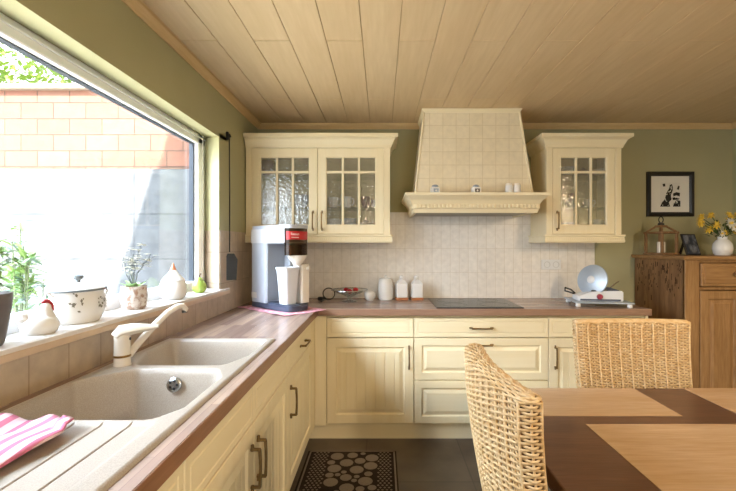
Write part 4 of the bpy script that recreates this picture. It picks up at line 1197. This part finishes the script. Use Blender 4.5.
# ================================================================== WICKER CHAIRS
def back_path(n_stake, samp, z, grow=0.):
    """closed outline of the back slab at height z (local: sitter faces +y), returns (points, outward normals)"""
    th = .056
    zz = z - .45
    u = max(0., min(1., zz / .55))
    hw = .232 + .018 * u
    off = -.205 - .115 * (u - .32 * u * u * u) + grow * 0      # lean, straightening at the top
    r = th * .48
    # perimeter of rounded rectangle
    Ls = [2 * hw - 2 * r, PI * r / 2, th - 2 * r, PI * r / 2] * 2
    P = sum(Ls); N = n_stake * samp
    out = []
    for i in range(N):
        s = P * i / N; k = 0
        while s > Ls[k]: s -= Ls[k]; k += 1
        if k == 0: p, nn = (-hw + r + s, -th / 2), (0, -1)
        elif k == 1: a = -PI / 2 + s / r; p, nn = (hw - r + r * math.cos(a), -th / 2 + r + r * math.sin(a)), (math.cos(a), math.sin(a))
        elif k == 2: p, nn = (hw, -th / 2 + r + s), (1, 0)
        elif k == 3: a = s / r; p, nn = (hw - r + r * math.cos(a), th / 2 - r + r * math.sin(a)), (math.cos(a), math.sin(a))
        elif k == 4: p, nn = (hw - r - s, th / 2), (0, 1)
        elif k == 5: a = PI / 2 + s / r; p, nn = (-hw + r + r * math.cos(a), th / 2 - r + r * math.sin(a)), (math.cos(a), math.sin(a))
        elif k == 6: p, nn = (-hw, th / 2 - r - s), (-1, 0)
        else: a = PI + s / r; p, nn = (-hw + r + r * math.cos(a), -th / 2 + r + r * math.sin(a)), (math.cos(a), math.sin(a))
        curve = .42 * p[0] * p[0]
        out.append((Vector((p[0], p[1] + off + curve, z)), Vector((nn[0], nn[1], 0))))
    return out
def strand_ring(bm, path, zj, r, ha, va, amp, par, samp):
    N = len(path); n = 5
    rings = []
    for i, (p, nn) in enumerate(path):
        o = amp * math.cos(PI * i / samp + par * PI)
        c = p + nn * o + Vector((0, 0, zj))
        rings.append([bm.verts.new(c + nn * ha * math.cos(2 * PI * k / n) + Vector((0, 0, va * math.sin(2 * PI * k / n)))) for k in range(n)])
    for i in range(N):
        a, c = rings[i], rings[(i + 1) % N]
        for k in range(n): bm.faces.new((a[k], c[k], c[(k + 1) % n], a[(k + 1) % n]))
def make_chair(label):
    t = thing('wicker_chair', label, 'chair', (0, 0, 0), 0, 'wicker dining chairs')
    NS, SM = 44, 4
    bm = bm_()
    z = .40; row = 0
    ZT = 1.0
    while z < ZT:
        pth = back_path(NS, SM, z)
        strand_ring(bm, pth, 0, 0, .0026, .0037, .0042, row % 2, SM)
        z += .0074; row += 1
    # closing rows over the top edge
    for q, (sh, dz) in enumerate(((.93, .004), (.75, .0075), (.5, .0095), (.2, .0105))):
        pth = back_path(NS, SM, ZT)
        cpt = []
        for p, nn in pth:
            c = Vector((p.x, 0, p.z)); y0 = -.205 - .115 * (1 - .32) * ((ZT - .45) / .55) + .42 * p.x * p.x
            cpt.append((Vector((p.x * (1 - .02 * q), y0 + (p.y - y0) * sh, p.z + dz)), nn))
        strand_ring(bm, cpt, 0, 0, .004, .0042, .0028, q % 2, SM)
    # upright stakes
    for i in range(NS):
        pts = []
        for j in range(9):
            zz = .40 + (ZT - .40) * j / 8
            p, nn = back_path(NS, 1, zz)[i]; pts.append(p + nn * (.003 if i % 2 else 0))
        tube(bm, pts, .0042 if i % 2 else .003, 5)
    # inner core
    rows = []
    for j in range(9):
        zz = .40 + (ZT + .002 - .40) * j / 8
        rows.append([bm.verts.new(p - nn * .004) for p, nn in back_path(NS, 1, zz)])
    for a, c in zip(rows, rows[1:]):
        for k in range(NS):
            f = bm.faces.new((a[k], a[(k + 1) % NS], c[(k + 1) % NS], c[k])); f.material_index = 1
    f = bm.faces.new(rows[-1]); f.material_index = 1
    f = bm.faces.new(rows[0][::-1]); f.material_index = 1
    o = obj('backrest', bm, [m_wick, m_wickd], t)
    for p in o.data.polygons: p.use_smooth = p.material_index == 0
    # seat with woven apron
    bm = bm_()
    seat = rpoly([(-.24, -.2), (.24, -.2), (.25, .24), (-.25, .24)], .05, 5)
    N = len(seat)
    for rr in range(14):
        zz = .335 + rr * .0085
        pts = [Vector((x * (1 + .012 * math.cos(k * PI + rr * PI)), y * (1 + .012 * math.cos(k * PI + rr * PI)), zz)) for k, (x, y) in enumerate(seat)]
        tube(bm, pts, .0046, 5, closed=True)
    obj('seat_apron', bm, m_wick, t, True)
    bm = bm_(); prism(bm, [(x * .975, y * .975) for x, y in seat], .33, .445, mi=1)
    for k in range(52):
        yy = -.19 + k * .0083
        tube(bm, [Vector((-.235 + .47 * q / 24, yy, .447 + .002 * math.cos(q * PI + k * PI))) for q in range(25)], .0045, 5)
    obj('seat', bm, [m_wick, m_wickd], t, True)
    for sx in (-.215, .215):
        for sy in (-.19, .2):
            bm = bm_(); box(bm, sx - .02, sx + .02, sy - .02, sy + .02, 0, .335, .004); obj('leg', bm, m_legw, t)
    return t
# sitter side +y in local space; chair at the table's left side faces +X
ch = make_chair('wicker dining chair at the left side of the table, seen from behind in the foreground')
ch.location = (.577, 1.13, 0); ch.rotation_euler = (0, 0, -PI / 2 + .03)
dup(ch, 'wicker dining chair across the far end of the table, its backrest facing the camera', (1.098, 1.535, 0), PI - .02)

# ================================================================== RUG
RX0, RX1, RY0, RY1 = -.475, .095, 1.72, 2.635
t = thing('kitchen_rug', 'dark rug with a grey pebble pattern on the floor by the cabinets', 'rug', (0, 0, 0))
bm = bm_(); box(bm, RX0, RX1, RY0, RY1, .0, .008, .003); obj('pile', bm, m_rug, t)
bm = bm_()
disc = lambda x, y, r_, n=14: bm.faces.new([bm.verts.new((x + r_ * math.cos(2 * PI * k / n), y + r_ * math.sin(2 * PI * k / n), .0086)) for k in range(n)])
placed = []
RP = random.Random(11)
xa_, xb_ = RX0 + .145, RX1 - .125
for r_, tries in ((.042, 160), (.034, 900), (.025, 2500), (.017, 3000)):
    for _ in range(tries):
        x, y = RP.uniform(xa_ + r_ * .6, xb_ - r_ * .6), RP.uniform(RY0 + .03 + r_, RY1 - .02 - r_)
        if all((x - a) ** 2 + (y - c) ** 2 > (r_ + q + .005) ** 2 for a, c, q in placed):
            placed.append((x, y, r_)); disc(x, y, r_)
j = 0
y = RY0 + .03
while y < RY1 - .02:
    for side in (RX0 + .05, xb_ + .012):
        for k in range(4):
            x = side + .024 * k + (.012 if j % 2 else 0)
            if x < (RX0 + .135 if side < -.2 else RX1 - .03): 
                if all((x - a) ** 2 + (y - c) ** 2 > (.009 + q) ** 2 for a, c, q in placed): disc(x, y, .0085, 4)
    y += .021; j += 1
for x in (RX0 + .018, RX0 + .032, RX1 - .028, RX1 - .014):
    if x in (RX0 + .018, RX1 - .014): bm.faces.new([bm.verts.new(q) for q in ((x - .005, RY0 + .01, .0086), (x + .005, RY0 + .01, .0086), (x + .005, RY1 - .01, .0086), (x - .005, RY1 - .01, .0086))])
bm.faces.new([bm.verts.new(q) for q in ((RX0 + .02, RY1 - .013, .0086), (RX1 - .02, RY1 - .013, .0086), (RX1 - .02, RY1 - .003, .0086), (RX0 + .02, RY1 - .003, .0086))])
o = obj('pebble_pattern', bm, m_rugl, t)

# ================================================================== OUTSIDE
YG = 5.0
t = thing('garden_wall', 'garden wall of pale bricks on a grey concrete base beyond the window', 'wall', (0, 0, 0))
zb1 = 2.275
bm = bm_(); box(bm, -9, 3, YG, YG + .3, zb1, 3.26); obj('brickwork', bm, m_brickw, t)
bm = bm_(); box(bm, -9, 3, YG - .06, YG + .36, 3.26, 3.33, .01); obj('coping', bm, m_stone, t)
bm = bm_(); box(bm, -9, 3, YG - .09, YG + .4, -.4, zb1, .01); obj('concrete_base', bm, m_conc, t)
bm = bm_(); box(bm, -9, XO - .0, YF - 3, YG + 4, -.5, -.4); box(bm, XO, 4, YB + .26, YG + 4, -.5, -.4)
struct('ground_outside', bm, m_lawn)
bm = bm_()
RH = random.Random(5)
for k in range(4200):
    x = RH.uniform(-8, -2.4); y = RH.uniform(5.5, 6.6)
    top = 4.15 + .12 * math.sin(x * 3.1) + .1 * math.sin(x * 7 + 1) - .08 * (x + 6)
    z = RH.uniform(3.0, top)
    leaf(bm, (x, y, z), (RH.uniform(-1, 1), RH.uniform(-1, .3), RH.uniform(-.4, .9)), RH.uniform(.08, .15), RH.uniform(.05, .08))
h_ = thing('garden_hedge', 'bright yellow-green shrub growing behind the garden wall', 'shrub', (0, 0, 0))
obj('foliage', bm, m_hedge, h_)
bm = bm_()
for k in range(12):
    x = -8 + k * .5; tube(bm, [(x, 6.1, -.4), (x + .1, 6.05, 1.8), (x - .05, 6.0, 3.4)], [.05, .04, .02], 6)
obj('stems', bm, m_brown, h_)
t = thing('leafy_bush', 'pale green leafy bush outside the window behind the tureen and hen', 'bush', (-1.72, 2.0, -.4))
bm = bm_(); bs = bm_()
RB = random.Random(21)
for k in range(26):
    yy = RB.uniform(-.24, .3); xx = RB.uniform(-.14, .14); hh = 1.38 + .46 * math.exp(-((yy + .15) / .16) ** 2) * RB.uniform(.5, 1) + RB.uniform(-.1, .12)
    P0 = Vector((xx * .3, yy * .3, 0)); P1 = Vector((xx * .8, yy * .8, hh * .6)); P2 = Vector((xx, yy + RB.uniform(-.05, .09), hh))
    tube(bs, [P0, P1, P2], [.007, .005, .002], 5)
    for j in range(34):
        q = RB.uniform(.1, 1.03); p = P1.lerp(P2, q)
        leaf(bm, p, (RB.uniform(-1, 1), RB.uniform(-1, 1), RB.uniform(-.3, .7)), RB.uniform(.05, .1), RB.uniform(.02, .034), mi=RB.choice((0, 0, 1)))
obj('foliage', bm, [m_bushl, m_bushb], t); obj('stems', bs, m_stem, t)
# upper storey of the house (throws the shade over the right part of the garden wall)
bm = bm_(); box(bm, XO - .02, XR + .25, YF - .25, YB + .27, ZC + .12, 6.7)
molding(bm, [(XO - .03, YF - .25), (XO - .03, YB + .27), (XR + .25, YB + .27), (XR + .25, YF - .25)], [(0, 6.6), (-.1, 6.6), (-.1, 6.75), (0, 6.75)], closed=True)
struct('wall_upper', bm, m_outer)

# ================================================================== LIGHTS
# warm lamps out of view, with added pendant fixtures
def pendant(x, y, z, power, label, size=.14):
    t = thing('unseen_pendant_lamp', label, 'lamp', (x, y, ZC))
    bm = bm_(); lathe(bm, [(0, 0), (.05, 0), (.05, -.02), (.01, -.03), (0, -.03)], 18); obj('ceiling_rose', bm, m_white, t, True)
    bm = bm_(); tube(bm, [(0, 0, -.02), (0, 0, z - ZC + size)], .003, 6); obj('cable', bm, m_blackp, t)
    bm = bm_(); lathe(bm, [(.02, size), (size * .7, size * .6), (size * 1.1, -size * .5), (size * 1.08, -size * .5), (size * .66, size * .56), (.018, size * .95)], 26, (0, 0, z - ZC)); obj('lamp_shade', bm, m_offw, t, True)
    ld = bpy.data.lights.new('bulb', 'POINT'); ld.energy = power; ld.color = (1., .76, .48); ld.shadow_soft_size = .05
    lo = bpy.data.objects.new('bulb', ld); COL.objects.link(lo); lo.parent = t; lo.location = (0, 0, z - ZC - size * .35)
pendant(2.1, .55, 1.95, 82, 'unseen pendant lamp added beside the dining table to brighten the right side')  # added lamp, set out of view to brighten the right wall and dresser
pendant(.3, -1.1, 2.0, 55, 'unseen pendant lamp in the room behind the camera')

sun = bpy.data.lights.new('sun', 'SUN'); sun.energy = 34.; sun.angle = math.radians(.6); sun.color = (1., .95, .86)
so = bpy.data.objects.new('sun', sun); COL.objects.link(so)
dvec = Vector((-.31, .80, -1.0)).normalized()
so.rotation_euler = Vector((0, 0, -1)).rotation_difference(dvec).to_euler(); so.location = (3, -4, 9)

w = bpy.data.worlds.new('World'); sc.world = w; w.use_nodes = True
nt = w.node_tree; bg = nt.nodes['Background']
tc = nd(nt, 'ShaderNodeTexCoord'); sp = nd(nt, 'ShaderNodeSeparateXYZ'); nt.links.new(tc.outputs['Generated'], sp.inputs[0])
rp = nd(nt, 'ShaderNodeValToRGB'); nt.links.new(sp.outputs['Z'], rp.inputs[0])
rp.color_ramp.elements[0].color = (.9, .95, 1, 1); rp.color_ramp.elements[1].color = (.66, .82, 1, 1)
# unseen glow lobe added to the sky to light the cabinets through the window
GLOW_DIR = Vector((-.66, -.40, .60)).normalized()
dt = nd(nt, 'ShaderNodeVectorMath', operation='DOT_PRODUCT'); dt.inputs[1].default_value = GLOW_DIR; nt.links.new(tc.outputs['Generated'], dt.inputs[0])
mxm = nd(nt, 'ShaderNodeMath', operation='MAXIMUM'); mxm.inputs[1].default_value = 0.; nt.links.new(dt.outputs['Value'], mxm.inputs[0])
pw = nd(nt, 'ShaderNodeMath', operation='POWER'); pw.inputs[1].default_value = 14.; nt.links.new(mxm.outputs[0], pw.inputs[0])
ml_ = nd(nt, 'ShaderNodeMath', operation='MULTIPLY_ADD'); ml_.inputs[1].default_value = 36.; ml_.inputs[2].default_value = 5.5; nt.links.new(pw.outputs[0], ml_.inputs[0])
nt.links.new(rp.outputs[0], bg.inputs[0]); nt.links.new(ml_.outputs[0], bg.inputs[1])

def portal(loc, rot, sx, sy):
    ld = bpy.data.lights.new('portal', 'AREA'); ld.shape = 'RECTANGLE'; ld.size = sx; ld.size_y = sy
    ld.cycles.is_portal = True
    o = bpy.data.objects.new('portal', ld); COL.objects.link(o); o.location = loc; o.rotation_euler = rot
portal((XFR - .09, (WY0 + WY1 + .125) / 2, (WZ0 + WZ1) / 2), (0, -PI / 2, 0), WZ1 - WZ0, WY1 - WY0 + .1)
portal((1.4, YF - .16, 1.07), (PI / 2, 0, 0), 1.0, 2.15)

# ================================================================== CAMERA
cd = bpy.data.cameras.new('camera'); cam = bpy.data.objects.new('camera', cd); COL.objects.link(cam)
cam.location = (0, 0, H); cam.rotation_euler = (PI / 2, 0, 0)
cd.sensor_width = 36; cd.lens = 36 * F / 736
cd.shift_x = (368 - CX) / 736; cd.shift_y = -(245.5 - CY) / 736
cd.clip_start = .02
sc.camera = cam
sc.view_settings.view_transform = 'Standard'; sc.view_settings.look = 'None'
sc.view_settings.exposure = .16; sc.view_settings.gamma = 1.; sc.view_settings.use_curve_mapping = False
sc.cycles.use_denoising = True
sc.cycles.max_bounces = 10; sc.cycles.diffuse_bounces = 5; sc.cycles.transparent_max_bounces = 16
sc.cycles.sample_clamp_indirect = 6.
